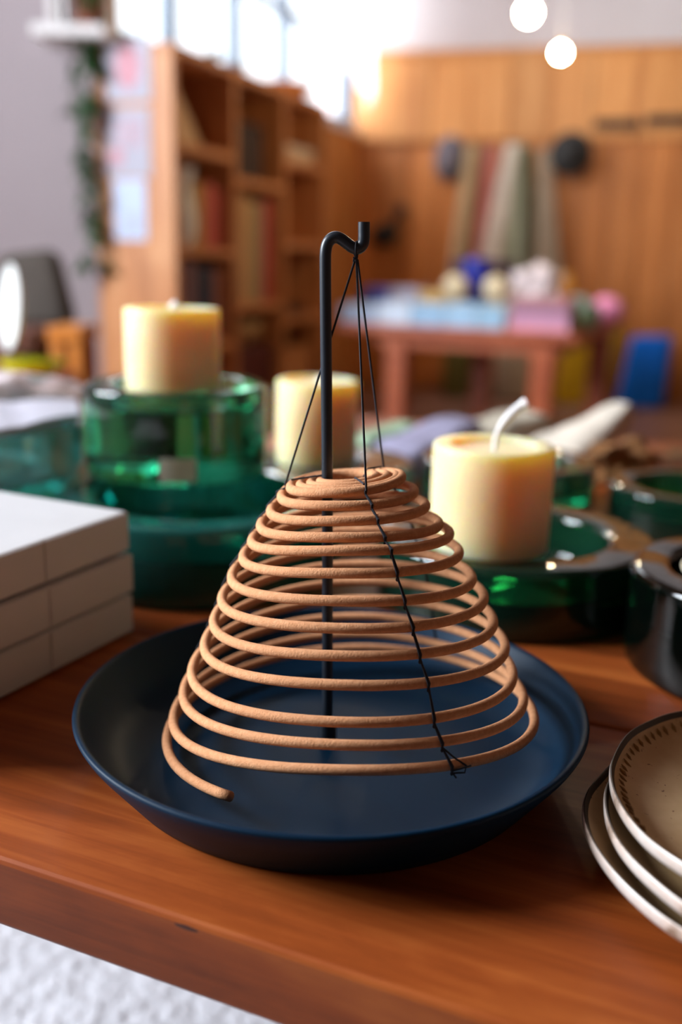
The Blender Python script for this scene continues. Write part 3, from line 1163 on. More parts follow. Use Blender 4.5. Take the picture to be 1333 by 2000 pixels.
cols = [0.0, 0.39, 0.785, SHL]
for k, x in enumerate(cols):
    x0 = x if k == 0 else (x - tk if k == 3 else x - tk / 2)
    sbox('side_panel' if k in (0, 3) else 'divider', x0, x0 + tk, 0, SHD - 0.012, 0.0, SHT - tk, axis='Z')
sbox('top_board', -0.001, SHL + 0.001, -0.002, SHD, SHT - tk, SHT)
sbox('back_panel', 0, SHL, SHD - 0.011, SHD, 0.0, SHT - tk, axis='Z')
shelves = [[0.955, 0.665, 0.375, 0.075], [0.89, 0.49, 0.075], [0.985, 0.70, 0.43, 0.075]]
for k in range(3):
    a = cols[k] + (tk if k == 0 else tk / 2)
    b = cols[k + 1] - (tk if k == 2 else tk / 2)
    for z in shelves[k]:
        sbox('shelf_board', a, b, 0.004, SHD - 0.0115, z - tk, z)
# posters taped to the end panel facing the table
pz = [(0.905, 1.195), (0.725, 0.89), (0.640 - 0.005, 0.718)]
post = [('paper_poster', 'white poster with a pink round picture, highest on the bookshelf end', 0.035, 0.228, 0.985, 1.19),
        ('paper_poster', 'white poster with faint grey and pink print, middle one on the bookshelf end', 0.035, 0.225, 0.745, 0.968),
        ('paper_poster', 'pale blue poster with grey print, lowest on the bookshelf end', 0.05, 0.195, 0.55, 0.738)]
pxy = [((205, 78), (296, 196)), ((205, 212), (296, 345)), ((222, 350), (288, 470))]
for (nm, lab, a, b, z0, z1), ((xa, ya), (xb, yb)) in zip(post, pxy):
    inv = SM.inverted()

    def hit(px, py):                        # where the pixel's ray meets the end panel's plane
        o_, d_ = inv @ CAM, inv.to_3x3() @ ray(px, py)
        s = (0 - o_.x) / d_.x
        return o_ + d_ * s
    h0, h1 = hit(xa, ya), hit(xb, yb)
    y0, y1 = sorted((h0.y, h1.y))
    z0, z1 = sorted((h0.z, h1.z))
    y1 = min(y1, SHD - 0.02)
    p = tag(bpy.data.objects.new(nm, None), lab, 'poster', 'posters on the bookshelf end')
    COL.objects.link(p)
    p.matrix_world = SM
    bm = BM()
    box(bm, -0.0022, -0.0012, y0, y1, z0, z1, 0.0003, 1)
    new_obj('sheet', bm, M['paper'] if 'blue' not in lab else plain('blue_paper', srgb(196, 210, 238), 0.8, 0.03), p, smooth=False)
    if 'round' in lab:
        bm = BM()
        cy_, cz_ = (y0 + y1) / 2 + 0.0, (z0 + z1) / 2 + 0.01
        vs_ = [bm.verts.new((-0.0024, cy_ + 0.040 * math.cos(q), cz_ + 0.060 * math.sin(q))) for q in [2 * PI * i / 40 for i in range(40)]]
        vi_ = [bm.verts.new((-0.0024, cy_ + 0.018 * math.cos(q), cz_ + 0.030 * math.sin(q))) for q in [2 * PI * i / 40 for i in range(40)]]
        for i in range(40):
            bm.faces.new((vs_[i], vs_[(i + 1) % 40], vi_[(i + 1) % 40], vi_[i]))
        bm.faces.new(vi_)
        r_ = bmesh.ops.extrude_face_region(bm, geom=bm.faces[:])
        for g_ in r_['geom']:
            if isinstance(g_, bmesh.types.BMVert):
                g_.co.x -= 0.0003
        new_obj('print', bm, M['pinkink'], p, smooth=False)
    else:
        bm = BM()
        hh = z1 - z0
        for q in range(7):
            zz = z0 + hh * (0.12 + 0.05 * q) if 'blue' in lab else z0 + hh * (0.45 + 0.06 * q)
            box(bm, -0.0026, -0.0022, y0 + 0.02, y1 - 0.02 - 0.012 * (q % 3), zz, zz + hh * 0.02)
        if 'middle' in lab:
            box(bm, -0.0027, -0.0022, y0 + 0.09, y0 + 0.135, z0 + hh * 0.18, z0 + hh * 0.40)
        new_obj('print', bm, M['pinkink'] if 'middle' in lab else M['greyink'], p, smooth=False)


# things in the bookshelf (placed in the shelf's own frame)
def at_shelf(x, y, z):
    return SM @ Vector((x, y, z))


SRZ = math.atan2(WD.y, WD.x)


def book(label, x, y, z, wd, dp, ht, col, lean=0.0, group='books in the bookshelf', flat=False, M0=None, cat='book'):
    """a standing (or flat) book: spine towards -Y, thickness along X"""
    b = thing('book', label, cat, group=group)
    mm = (M0 or SM) @ Matrix.Translation((x, y, z)) @ (Matrix.Rotation(lean, 4, 'Y') if lean else Matrix())
    b.matrix_world = mm
    cm = plain('book_cover', col, 0.5, 0.06, 20)
    bm = BM()
    c = 0.0028
    if flat:                                # lying: wd x dp footprint, ht thick
        box(bm, 0, wd, 0, dp, 0, c, 0.0006, 1)
        box(bm, 0, wd, 0, dp, ht - c, ht, 0.0006, 1)
        box(bm, 0, wd, 0, c, c * 0.9, ht - c * 0.9)
        new_obj('cover', bm, cm, b, smooth=False)
        bm = BM(); box(bm, 0.004, wd - 0.004, c, dp - 0.004, c, ht - c)
        new_obj('pages', bm, M['pages'], b, smooth=False)
    else:
        box(bm, 0, c, 0, dp, 0, ht, 0.0006, 1)
        box(bm, wd - c, wd, 0, dp, 0, ht, 0.0006, 1)
        box(bm, c * 0.9, wd - c * 0.9, 0, c, 0, ht)
        new_obj('cover', bm, cm, b, smooth=False)
        bm = BM(); box(bm, c, wd - c, c, dp - 0.004, 0.003, ht - 0.003)
        new_obj('pages', bm, M['pages'], b, smooth=False)
    return b


G = 0.0006
# column one
bd_ = thing('wood_board', 'pale triangular wooden board standing in the top left cubby of the bookshelf', 'board')
bd_.matrix_world = SM
bm = BM()
vs_ = [bm.verts.new(p) for p in ((0.032, 0.09, 0.955 + G), (0.355, 0.09, 0.955 + G), (0.13, 0.09, 1.165), (0.032, 0.09, 1.165))]
f_ = bm.faces.new(vs_)
r_ = bmesh.ops.extrude_face_region(bm, geom=[f_])
for g_ in r_['geom']:
    if isinstance(g_, bmesh.types.BMVert):
        g_.co.y += 0.018
new_obj('panel', bm, M['palewood'], bd_, smooth=False)
vz = thing('ceramic_vase', 'white tall vase in the second cubby of the bookshelf', 'vase', at_shelf(0.128, 0.052, 0.665 + G))
bm = BM()
lathe(bm, [(0, 0), (0.028, 0), (0.042, 0.03), (0.046, 0.08), (0.038, 0.13), (0.03, 0.155), (0.034, 0.20), (0.044, 0.225), (0.040, 0.226), (0.026, 0.16), (0.034, 0.13), (0.03, 0.02), (0, 0.012)], 32)
new_obj('vase_body', bm, M['white'], vz, flat_angle=60)
xs = 0.188
for lab, wd, ht, c in (('mustard yellow book beside the white vase in the bookshelf', 0.045, 0.19, (176, 130, 54)), ('ochre thin book right of the mustard one in the bookshelf', 0.026, 0.185, (160, 104, 54)),
                       ('dusty red thick book in the second cubby of the bookshelf', 0.055, 0.195, (190, 84, 74)), ('brick red book against the divider, second cubby', 0.045, 0.18, (174, 76, 64))):
    book(lab, xs, 0.04, 0.665 + G, wd, 0.15, ht, srgb(*c)); xs += wd + 0.0015
xs = 0.10
for lab, wd, ht, c in (('mauve brown thick book in the third cubby, against the bookshelf end', 0.070, 0.25, (116, 82, 84)), ('black tall book in the third cubby', 0.05, 0.235, (30, 26, 32)),
                       ('navy blue book right of the black one', 0.065, 0.23, (26, 40, 62)), ('rust brown book against the divider, third cubby', 0.075, 0.225, (134, 78, 50))):
    book(lab, xs, 0.03, 0.375 + G, wd, 0.17, ht, srgb(*c)); xs += wd + 0.0015
# column two
bm = BM()
ob = thing('storage_box', 'dark brown box in the top middle cubby of the bookshelf', 'box')
ob.matrix_world = SM
box(bm, 0.43, 0.70, 0.05, 0.22, 0.89 + G, 1.05, 0.006, 2)
new_obj('box_body', bm, M['dark'], ob, smooth=False)
bm = BM(); box(bm, 0.428, 0.702, 0.048, 0.222, 1.05, 1.075, 0.005, 2)
new_obj('lid', bm, M['dark'], ob, smooth=False)
xs = 0.406
for lab, wd, ht, c in (('olive brown book against the left divider, middle column', 0.045, 0.335, (112, 92, 62)), ('tan buff thick book, tallest in the middle column', 0.075, 0.345, (178, 136, 88)),
                       ('buff book next to the tallest one in the middle column', 0.05, 0.33, (186, 148, 98)), ('grey green book in the middle column', 0.055, 0.335, (118, 116, 88)), ('coral red tall book by the right divider, middle column', 0.07, 0.34, (182, 72, 62))):
    book(lab, xs, 0.02, 0.49 + G, wd, 0.2, ht, srgb(*c)); xs += wd + 0.002
cb = thing('ceramic_bowl', 'cream wide bowl on a dark red crate in the lower middle of the bookshelf', 'bowl', at_shelf(0.59, 0.115, 0.335 + G))
bm = BM()
lathe(bm, rounded([(0, 0), (0.05, 0), (0.095, 0.05), (0.105, 0.085), (0.100, 0.087), (0.088, 0.05), (0.045, 0.01), (0, 0.01)], 0.006), 40)
new_obj('bowl_body', bm, plain('tan_bowl_glaze', srgb(196, 160, 108), 0.5), cb, flat_angle=60)
cr = thing('storage_crate', 'dark red crate under the cream bowl, bottom of the middle column', 'crate')
cr.matrix_world = SM
bm = BM(); box(bm, 0.42, 0.755, 0.03, 0.23, 0.075 + G, 0.335, 0.006, 2)
new_obj('crate_body', bm, plain('dark_red', srgb(86, 30, 24), 0.7), cr, smooth=False)
# column three
for k in range(3):
    book(['off white paper pad, lowest of the pile in the top right cubby', 'beige paper pad, middle of the pile in the top right cubby', 'white paper pad on top of the pile in the top right cubby'][k],
         0.83 + 0.006 * k, 0.02, 0.985 + G + k * 0.0166, 0.26, 0.2, 0.016, srgb(*((206, 186, 160), (190, 160, 126), (214, 200, 182))[k]), flat=True, group='paper pads in the bookshelf', cat='paper pad')
book('dark brown book lying in the third cubby of the right column', 0.84, 0.03, 0.43 + G, 0.22, 0.19, 0.035, srgb(58, 30, 24), flat=True)
kb = thing('kettle', 'black round pot in the bottom right cubby of the bookshelf', 'pot', at_shelf(0.94, 0.12, 0.30 + G))
bm = BM()
lathe(bm, [(0, 0), (0.05, 0), (0.075, 0.03), (0.07, 0.06), (0.045, 0.08), (0.015, 0.085), (0.013, 0.095), (0, 0.098)], 32)
new_obj('pot_body', bm, M['black'], kb)
bx_ = thing('storage_crate', 'plain wooden crate under the black pot, bottom right cubby', 'crate')
bx_.matrix_world = SM
bm = BM(); box(bm, 0.82, 1.12, 0.03, 0.23, 0.075 + G, 0.30, 0.004, 2)
new_obj('crate_body', bm, M['shelf'], bx_, smooth=False)
# on top of the bookshelf
wb = thing('wooden_bowl', 'orange wooden bowl on the far end of the bookshelf top', 'bowl', at_shelf(1.04, 0.13, SHT + G))
bm = BM()
lathe(bm, rounded([(0, 0), (0.06, 0), (0.11, 0.035), (0.118, 0.058), (0.110, 0.058), (0.06, 0.012), (0, 0.012)], 0.004), 40)
new_obj('bowl_body', bm, M['stool'], wb)


def potted(label, loc, pr, ph, nleaf, lr, seed, mat='leaf', cat='potted plant', group='plants by the window'):
    random.seed(seed)
    g = thing('potted_plant', label, cat, loc, group=group)
    bm = BM()
    lathe(bm, [(0, 0), (pr * 0.7, 0), (pr * 0.95, ph * 0.8), (pr * 1.05, ph * 0.8), (pr * 1.08, ph), (pr * 0.95, ph), (pr * 0.9, ph * 0.85), (0, ph * 0.85)], 32)
    new_obj('pot', bm, M['terracotta'], g, flat_angle=40)
    bm = BM()
    for i in range(nleaf):
        a = random.uniform(0, 2 * PI)
        e = random.uniform(0.1, 1.0)
        r = random.uniform(0, pr * 0.8)
        leaf(bm, (r * math.cos(a), r * math.sin(a), ph * 0.85), (math.cos(a), math.sin(a), e), lr * random.uniform(0.6, 1.1), lr * 0.45)
    new_obj('leaves', bm, M[mat], g, flat_angle=None)
    return g


potted('small leafy plant in a low pot on the near end of the bookshelf top', at_shelf(0.09, 0.16, SHT + G), 0.022, 0.018, 22, 0.045, 3)
potted('small leafy plant in a low pot on the bookshelf top, second from the near end', at_shelf(0.33, 0.06, SHT + G), 0.022, 0.02, 22, 0.045, 4)
potted('small leafy plant in a low pot midway along the bookshelf top', at_shelf(0.52, 0.06, SHT + G), 0.022, 0.02, 20, 0.04, 5)

# trailing plant on the sill
random.seed(11)
sp3 = WM @ Vector((wall_s(3.0) - 0.012, -0.0, SILL))
sp3 = Vector((ay(174, 40, 2.932).x, 2.932, SILL3 + G))
vp = thing('trailing_plant', 'terracotta pot on the window sill with a long vine trailing down beside the bookshelf', 'potted plant', sp3, group='plants by the window')
bm = BM()
ph = 0.105
lathe(bm, [(0, 0), (0.033, 0), (0.043, 0.078), (0.048, 0.078), (0.050, ph), (0.044, ph), (0.042, 0.09), (0, 0.09)], 32)
new_obj('pot', bm, M['terracotta'], vp, flat_angle=40)
bm = BM()
bl = BM()
inv = Matrix.Translation(-sp3)
vines = [[(150, 40), (165, 78), (185, 130), (178, 190), (165, 260), (160, 330), (172, 400), (190, 470), (205, 520)],
         [(190, 40), (178, 90), (180, 170), (172, 240), (168, 300), (178, 360), (180, 430), (170, 500), (165, 520)],
         [(160, 50), (150, 120), (148, 170), (135, 215)]]
deps = [2.958, 2.948, 2.945]
for k, vn in enumerate(vines):
    P = []
    for i, (px, py) in enumerate(vn):
        y = deps[k] - 0.02 * min(1, i / 2)
        P.append(ay(px, py, y) - sp3)
    P[0] = Vector((random.uniform(-0.02, 0.02), random.uniform(-0.02, 0.0), ph - 0.01))
    P.insert(1, Vector((0.03 * (1 if k == 1 else -0.3), -0.055, ph + 0.005)))
    cc = catmull(P, 6)
    tube(bm, cc, 0.0022, 6)
    for i in range(len(cc)):
        dens = 3 if i < 16 else (2 if mnoise.noise((i * 0.21 + k, 0, 0)) > -0.1 else 0)
        if k == 2:
            dens = 1
        for _ in range(dens):
            a = random.uniform(0, 2 * PI)
            leaf(bl, cc[i], (math.cos(a), math.sin(a) * 0.7 - 0.2, -0.5), random.uniform(0.028, 0.05), random.uniform(0.02, 0.034))
for i in range(50):
    a = random.uniform(0, 2 * PI)
    leaf(bl, (0.02 * math.cos(a), 0.02 * math.sin(a), ph - 0.01), (math.cos(a) * 0.8, math.sin(a) * 0.8, random.uniform(0.1, 1)), 0.05, 0.03)
new_obj('vine', bm, M['stem'], vp)
new_obj('leaves', bl, M['leaf'], vp, flat_angle=None)

# sheer white curtain gathered at the corner end of the window
t = NT('sheer_white')
t.set(**{'Base Color': srgb(238, 234, 236), 'Roughness': 0.9})
t.b.inputs['Alpha'].default_value = 1.0
v = t.coords((1, 1, 1))
lace = t.noise(v, 13, 2, 0.5)
al = t.ramp(lace, [(0.36, (0.55, 0.55, 0.55, 1)), (0.52, (0.95, 0.95, 0.95, 1))])
tl = t.n('ShaderNodeBsdfTranslucent')
tl.inputs['Color'].default_value = srgb(240, 236, 238)
tp = t.n('ShaderNodeBsdfTransparent')
m1 = t.n('ShaderNodeMixShader'); m1.inputs[0].default_value = 0.6
t.l(t.b.outputs[0], m1.inputs[1]); t.l(tl.outputs[0], m1.inputs[2])
m2 = t.n('ShaderNodeMixShader')
t.l(al, m2.inputs[0]); t.l(tp.outputs[0], m2.inputs[1]); t.l(m1.outputs[0], m2.inputs[2])
t.l(m2.outputs[0], t.out.inputs['Surface'])
M['sheer'] = t.m
cu = thing('sheer_curtain', 'white lacy sheer curtain hanging at the corner end of the window', 'curtain')
cu.matrix_world = WM
bm = BM()
NC, NZ = 90, 24
vv = {}
for i in range(NC + 1):
    s = i / NC
    for j in range(NZ + 1):
        z = 2.32 - (0.78 + 0.20 * s ** 2 - 0.12 * abs(math.sin(s * 5.2 + 0.6)) * (1 - s)) * j / NZ
        x = WLEN - 1.06 + 0.92 * s
        y = -0.13 + 0.030 * math.sin(s * 46 + 0.8 * math.sin(z * 5)) + 0.012 * mnoise.noise((s * 9, z * 4, 0))
        for e in (0, 1):
            vv[i, j, e] = bm.verts.new((x, y + 0.0012 * e, z))
for i in range(NC):
    for j in range(NZ):
        bm.faces.new((vv[i, j, 0], vv[i + 1, j, 0], vv[i + 1, j + 1, 0], vv[i, j + 1, 0]))
new_obj('curtain_cloth', bm, M['sheer'], cu, flat_angle=None)
bm = BM()
tube(bm, [(WLEN - 1.1, -0.13, 2.325), (WLEN - 0.02, -0.13, 2.325)], 0.009, 10)
new_obj('curtain_rod', bm, M['white_paint'], cu)


# ------------------------------------------------------------------ globe bulbs
M['bulb'] = emit('warm_bulb', (1.0, 0.78, 0.48, 1), 400)
M['brass'] = plain('socket_brass', srgb(120, 92, 60), 0.4, Metallic=0.8) if False else plain('socket_brown', srgb(120, 92, 60), 0.4)


def bulb(label, p, r, group='globe bulbs'):
    g = thing('pendant_bulb', label, 'pendant lamp', p, group=group)
    bm = BM()
    lathe(bm, [(r * math.sin(PI * k / 20), -r * math.cos(PI * k / 20)) for k in range(19)] + [(r * 0.2, r * 1.1), (0, r * 1.1)], 32)
    b0 = bm
    new_obj('globe', bm, M['bulb'], g, flat_angle=60)
    bm = BM()
    lathe(bm, rounded([(0, r * 0.98), (r * 0.36, r * 0.98), (r * 0.36, r * 1.75), (r * 0.2, r * 1.95), (0, r * 1.95)], 0.003), 20)
    new_obj('socket', bm, M['brass'], g)
    bm = BM()
    tube(bm, [(0, 0, r * 1.9), (0, 0, CEIL - p[2] - 0.004)], 0.0026, 8)
    new_obj('cord', bm, M['white_paint'], g)
    return g


b1 = ay(1033, 25, 3.0)
b2 = ay(1096, 103, 3.7)
b3 = ay(1132, 90, 4.45)
bulb('lit globe bulb on a cord, upper and larger of the two', b1, 0.026)
bulb('lit globe bulb on a cord, just below and right of the larger one', b2, 0.022)

# ------------------------------------------------------------------ things on the panelled wall


def on_wall(px, py, off=0.0):
    """point where the pixel's ray meets the panelled wall moved off by off"""
    o_ = PM.inverted() @ CAM
    d_ = PM.inverted().to_3x3() @ ray(px, py)
    s = (-off - o_.y) / d_.y
    return o_ + d_ * s


def hat(label, px, py, rx, rz, mat, crown=0.055, cat='hat', off=0.07):
    p = on_wall(px, py, off)
    g = thing('felt_hat', label, cat, group='hats on the panelled wall')
    g.matrix_world = PM @ Matrix.Translation(p) @ Matrix.Rotation(PI / 2, 4, 'X')
    bm = BM()
    lathe(bm, [(0, crown), (0.045, crown), (0.058, crown * 0.8), (0.064, 0.008), (0.075, 0.003), (rx, 0.006), (rx, 0.003), (0.075, -0.001), (0.06, -0.001), (0.055, 0.02), (0, 0.02)], 40,
          wob=lambda a, r, z: (r * (1 if abs(math.cos(a)) < 0.0 else 1), z + 0.006 * math.sin(2 * a) * (r / rx) ** 2))
    o = new_obj('hat_felt', bm, mat, g, flat_angle=50)
    o.scale = (1, rz / rx, 1)
    bm = BM()
    lathe(bm, [(0.0635, 0.006), (0.066, 0.006), (0.064, 0.024), (0.0615, 0.024)], 40)
    b = new_obj('hat_band', bm, M['black'], g)
    b.scale = (1, rz / rx, 1)
    return g


hat('grey felt hat hanging left of the scarves', 880, 310, 0.070, 0.10, plain('grey_felt', srgb(112, 104, 112), 0.9), off=0.07)
hat('black felt hat hanging right of the scarves', 1115, 301, 0.098, 0.098, M['black'], off=0.15)
# black rails
for k, (pa, pb, lab) in enumerate((((1160, 243), (1250, 243), 'short black bar on the panelled wall, next to the black hat'), ((1262, 235), (1400, 230), 'black bar on the panelled wall, cut by the right edge'))):
    a, b = on_wall(*pa, 0.07), on_wall(*pb, 0.07)
    g = thing('wall_bar', lab, 'wall bar', group='black bars on the panelled wall')
    g.matrix_world = PM
    bm = BM()
    box(bm, a.x, b.x, -0.075, -0.052, a.z - 0.022, a.z + 0.022, 0.004)
    new_obj('bar', bm, M['black'], g, smooth=False)


def hung(label, pxt, pxb0, pxb1, ytop, ybot, col, seed, group='long scarves on the wall pegs', yoff=0.0):
    """long cloth gathered on a peg, widening downwards"""
    g = thing('hanging_scarf', label, 'scarf', group=group)
    g.matrix_world = PM
    off = 0.075 + yoff
    a, b0, b1 = on_wall(pxt, ytop, off), on_wall(pxb0, ybot, off), on_wall(pxb1, ybot, off)
    bm = BM()
    NX, NZ = 40, 20
    vv = {}
    for e in (0, 1):
        for i in range(NX + 1):
            s = i / NX
            for j in range(NZ + 1):
                r = j / NZ
                xb = b0.x + (b1.x - b0.x) * s
                xt = a.x + (s - 0.5) * 0.05
                x = xt + (xb - xt) * r
                z = a.z + (b0.z - a.z) * r
                y = -off + (0.010 * math.sin(s * 19 + seed) + 0.004 * math.sin(s * 41 + seed * 2)) * (0.4 + 0.6 * r) + e * 0.005
                vv[i, j, e] = bm.verts.new((x, y, z))
    for i in range(NX):
        for j in range(NZ):
            bm.faces.new((vv[i, j, 0], vv[i, j + 1, 0], vv[i + 1, j + 1, 0], vv[i + 1, j, 0]))
            bm.faces.new((vv[i, j, 1], vv[i + 1, j, 1], vv[i + 1, j + 1, 1], vv[i, j + 1, 1]))
    for j in range(NZ):
        for i in (0, NX):
            bm.faces.new((vv[i, j, 0], vv[i, j + 1, 0], vv[i, j + 1, 1], vv[i, j, 1]))
    for i in range(NX):
        for j in (0, NZ):
            bm.faces.new((vv[i, j, 0], vv[i + 1, j, 0], vv[i + 1, j, 1], vv[i, j, 1]))
    new_obj('scarf_cloth', bm, fabric('scarf_fabric', col), g, flat_angle=None)
    return g


hung('cream scarf hanging on the wall, first from the grey hat', 922, 872, 905, 283, 565, srgb(216, 190, 152), 1, yoff=0.036)
hung('ochre brown scarf behind the cream one on the wall', 940, 893, 925, 285, 565, srgb(150, 112, 62), 2, yoff=0)
hung('dusty pink scarf hanging on the wall between the brown and white ones', 960, 915, 945, 285, 565, srgb(212, 136, 128), 3, yoff=0.036)
hung('silver white scarf hanging on the wall right of the pink one', 1000, 922, 972, 280, 565, srgb(232, 222, 212), 4, yoff=0.072)
hung('pale sage scarf hanging on the wall right of the white one', 1012, 968, 1022, 280, 565, srgb(194, 204, 186), 5, yoff=0.036)
hung('olive scarf hanging on the wall between sage and taupe ones', 1035, 1010, 1060, 288, 565, srgb(112, 100, 70), 6, yoff=0)
hung('taupe grey scarf hanging on the wall, next to the black hat', 1065, 1045, 1102, 288, 565, srgb(172, 154, 134), 7, yoff=0.036)
# pegs
for k, px in enumerate((922, 940, 960, 1000, 1012, 1035, 1065)):
    pass
# dark bag on a hook
bg = thing('cloth_bag', 'black cloth bag hanging low on the panelled wall behind the hook', 'bag')
p = on_wall(755, 458, 0.075)
bg.matrix_world = PM @ Matrix.Translation(p)
bm = BM()
ball(bm, (0, 0, 0), 0.072, 1.0, 0.55, 0.75, 3, amp=0.4)
new_obj('bag_body', bm, M['black'], bg)
bm = BM()
ball(bm, (0.075, 0.0, 0.115), 0.03, 1.0, 0.6, 1.1, 2, amp=0.3)
tube(bm, catmull([(0.02, 0, 0.04), (0.05, 0.0, 0.075), (0.075, 0.0, 0.10)], 5), 0.012, 8)
new_obj('bag_top', bm, M['black'], bg)
bm = BM()
tube(bm, [(0.075, 0.01, 0.13), (0.075, 0.06, 0.14)], 0.006, 8)
new_obj('hook', bm, M['panel_up'], bg)

# ------------------------------------------------------------------ floor cushions along the wall


def cushion(label, pxs, col, dep, th_=0.09, group='foam cushions leaning along the wall'):
    """slab whose front face has the bottom-left, bottom-right, top-right, top-left pixels, standing at depth dep"""
    P = [ay(px, py, dep) for px, py in pxs]
    zb_ = min(P[0].z, P[1].z)
    g = thing('floor_cushion', label, 'cushion', (P[0].x, dep, 0), group=group)
    org = Vector((P[0].x, dep, zb_))
    bm = BM()
    A, B, C_, D_ = [p - org for p in P]
    A.z = B.z = 0.0012
    fr = [Vector((q.x, 0, max(q.z, 0.0012))) for q in (A, B, C_, D_)]
    bk_ = [q + Vector((0.045, th_, 0)) for q in fr]
    v1 = [bm.verts.new(q) for q in fr]
    v2 = [bm.verts.new(q) for q in bk_]
    bm.faces.new(v1); bm.faces.new(v2)
    for k in range(4):
        bm.faces.new((v1[k], v1[(k + 1) % 4], v2[(k + 1) % 4], v2[k]))
    bmesh.ops.bevel(bm, geom=bm.edges[:], offset=0.018, segments=4, affect='EDGES', profile=0.5)
    new_obj('foam_body', bm, fabric('cushion_fabric', col), g)
    return g


cushion('bright blue cushion leaning by the wall, right of the back table', [(1200, 792), (1292, 792), (1312, 652), (1234, 652)], srgb(0, 112, 228), 4.50)
cushion('yellow cushion leaning by the wall behind the rear table leg', [(1078, 786), (1182, 784), (1218, 630), (1108, 640)], srgb(206, 166, 20), 4.58)
cushion('grey cushion leaning by the wall between the table legs', [(962, 776), (1036, 778), (1044, 660), (968, 655)], srgb(176, 160, 140), 4.66)
cushion('olive green cushion leaning by the wall under the back table', [(862, 770), (918, 772), (922, 655), (868, 655)], srgb(112, 104, 50), 4.74)

# ------------------------------------------------------------------ back table
BZ = 0.43
tN = az(1130, 653, BZ); tNL = az(655, 629, BZ); tFR = az(1222, 617, BZ)
ex = (tN - tNL).normalized()
ey_ = Vector((-ex.y, ex.x, 0))
BL_ = (tN - tNL).length
BW = max(0.62, min((tFR - tN).length, 0.9))
BMx = frame(Vector((tNL.x, tNL.y, 0)), ex)
bt = thing('low_table', 'reddish wooden low table by the panelled wall, covered with books and jars', 'table')
bt.matrix_world = BMx
bm = BM(); box(bm, 0, BL_, 0, BW, BZ - 0.032, BZ, 0.008, 3)
new_obj('tabletop', bm, M['backtable'], bt, smooth=False)
bm = BM()
box(bm, 0.14, BL_ - 0.07, 0.05, 0.07, BZ - 0.075, BZ - 0.033)
box(bm, 0.14, BL_ - 0.07, BW - 0.07, BW - 0.05, BZ - 0.075, BZ - 0.033)
box(bm, 0.14, 0.16, 0.07, BW - 0.07, BZ - 0.075, BZ - 0.033)
box(bm, BL_ - 0.09, BL_ - 0.07, 0.07, BW - 0.07, BZ - 0.075, BZ - 0.033)
new_obj('apron', bm, M['backtable'], bt, smooth=False)


def leg_at(px, back):
    y = BW - 0.11 if back else 0.04
    # find local x whose projection has this pixel column
    inv = BMx.inverted()
    o_, d_ = inv @ CAM, inv.to_3x3() @ ray(px, 740)
    s = (y + 0.035 - o_.y) / d_.y
    x = o_.x + d_.x * s
    bm = BM()
    box(bm, x - 0.037, x + 0.037, y, y + 0.07, 0, BZ - 0.033, 0.006, 2)
    new_obj('leg', bm, M['backtable'], bt, smooth=False)


leg_at(777, False); leg_at(1060, False); leg_at(940, True); leg_at(1167, True)


def bt_pt(px, y, z=BZ):
    """local point on the back table at local depth y in the column of a pixel"""
    inv = BMx.inverted()
    o_, d_ = inv @ CAM, inv.to_3x3() @ ray(px, 620)
    s = (y - o_.y) / d_.y
    return Vector((o_.x + d_.x * s, y, z))


def bt_book(label, px0, px1, y, dp, th_, col, z=BZ + G, turn=0.0, group='books and pads on the back table'):
    a, b = bt_pt(px0, y), bt_pt(px1, y)
    return book(label, a.x, y, z, b.x - a.x, dp, th_, srgb(*col), flat=True, group=group, M0=BMx)


def bt_h(px, py, y):
    """height above the table top of the point seen at a pixel, at local depth y"""
    inv = BMx.inverted()
    o_, d_ = inv @ CAM, inv.to_3x3() @ ray(px, py)
    return (o_ + d_ * ((y - o_.y) / d_.y)).z - BZ


bt_book('powder blue box set at the left end of the back table front', 664, 735, 0.035, 0.18, 0.060, (176, 200, 232))
bt_book('white blue box set second along the back table front', 738, 800, 0.035, 0.20, 0.072, (204, 220, 240))
bt_book('sky blue box set third along the back table front', 803, 868, 0.03, 0.20, 0.070, (150, 190, 224))
bt_book('light blue box set fourth along the back table front', 871, 928, 0.03, 0.20, 0.074, (160, 200, 232))
bt_book('aqua blue box set fifth along the back table front', 931, 985, 0.03, 0.18, 0.070, (150, 192, 222))
bt_book('orchid pink box shaped book at the bottom of the pink pile on the back table', 996, 1112, 0.03, 0.20, 0.042, (214, 150, 178))
bt_book('lavender thin book between the pink and mauve ones', 997, 1110, 0.03, 0.20, 0.020, (168, 132, 172), z=BZ + 0.0432)
bt_book('mauve thick book on top of the pink pile on the back table', 998, 1111, 0.032, 0.195, 0.040, (168, 112, 124), z=BZ + 0.0640)
bt_book('deep blue book behind the powder blue box on the back table', 705, 758, 0.26, 0.16, 0.110, (70, 88, 190))
bt_book('grey lilac pad behind the white blue box on the back table', 762, 815, 0.26, 0.16, 0.115, (178, 176, 200))
bt_book('golden tan box on the back table, right of the lilac pad', 818, 864, 0.26, 0.15, 0.105, (206, 166, 92))
bt_book('beige box under the ivory wool ball left of the cobalt vase', 866, 904, 0.26, 0.12, 0.075, (206, 190, 160))
bt_book('beige box under the ivory wool ball right of the cobalt vase', 946, 986, 0.26, 0.12, 0.075, (206, 190, 160))


def bt_thing(name, label, cat, px, y, build, mat, group=None, z=BZ + G, part='body'):
    p = BMx @ bt_pt(px, y, z)
    g = thing(name, label, cat, p, group=group)
    bm = BM()
    build(bm)
    new_obj(part, bm, mat, g, flat_angle=50)
    return g


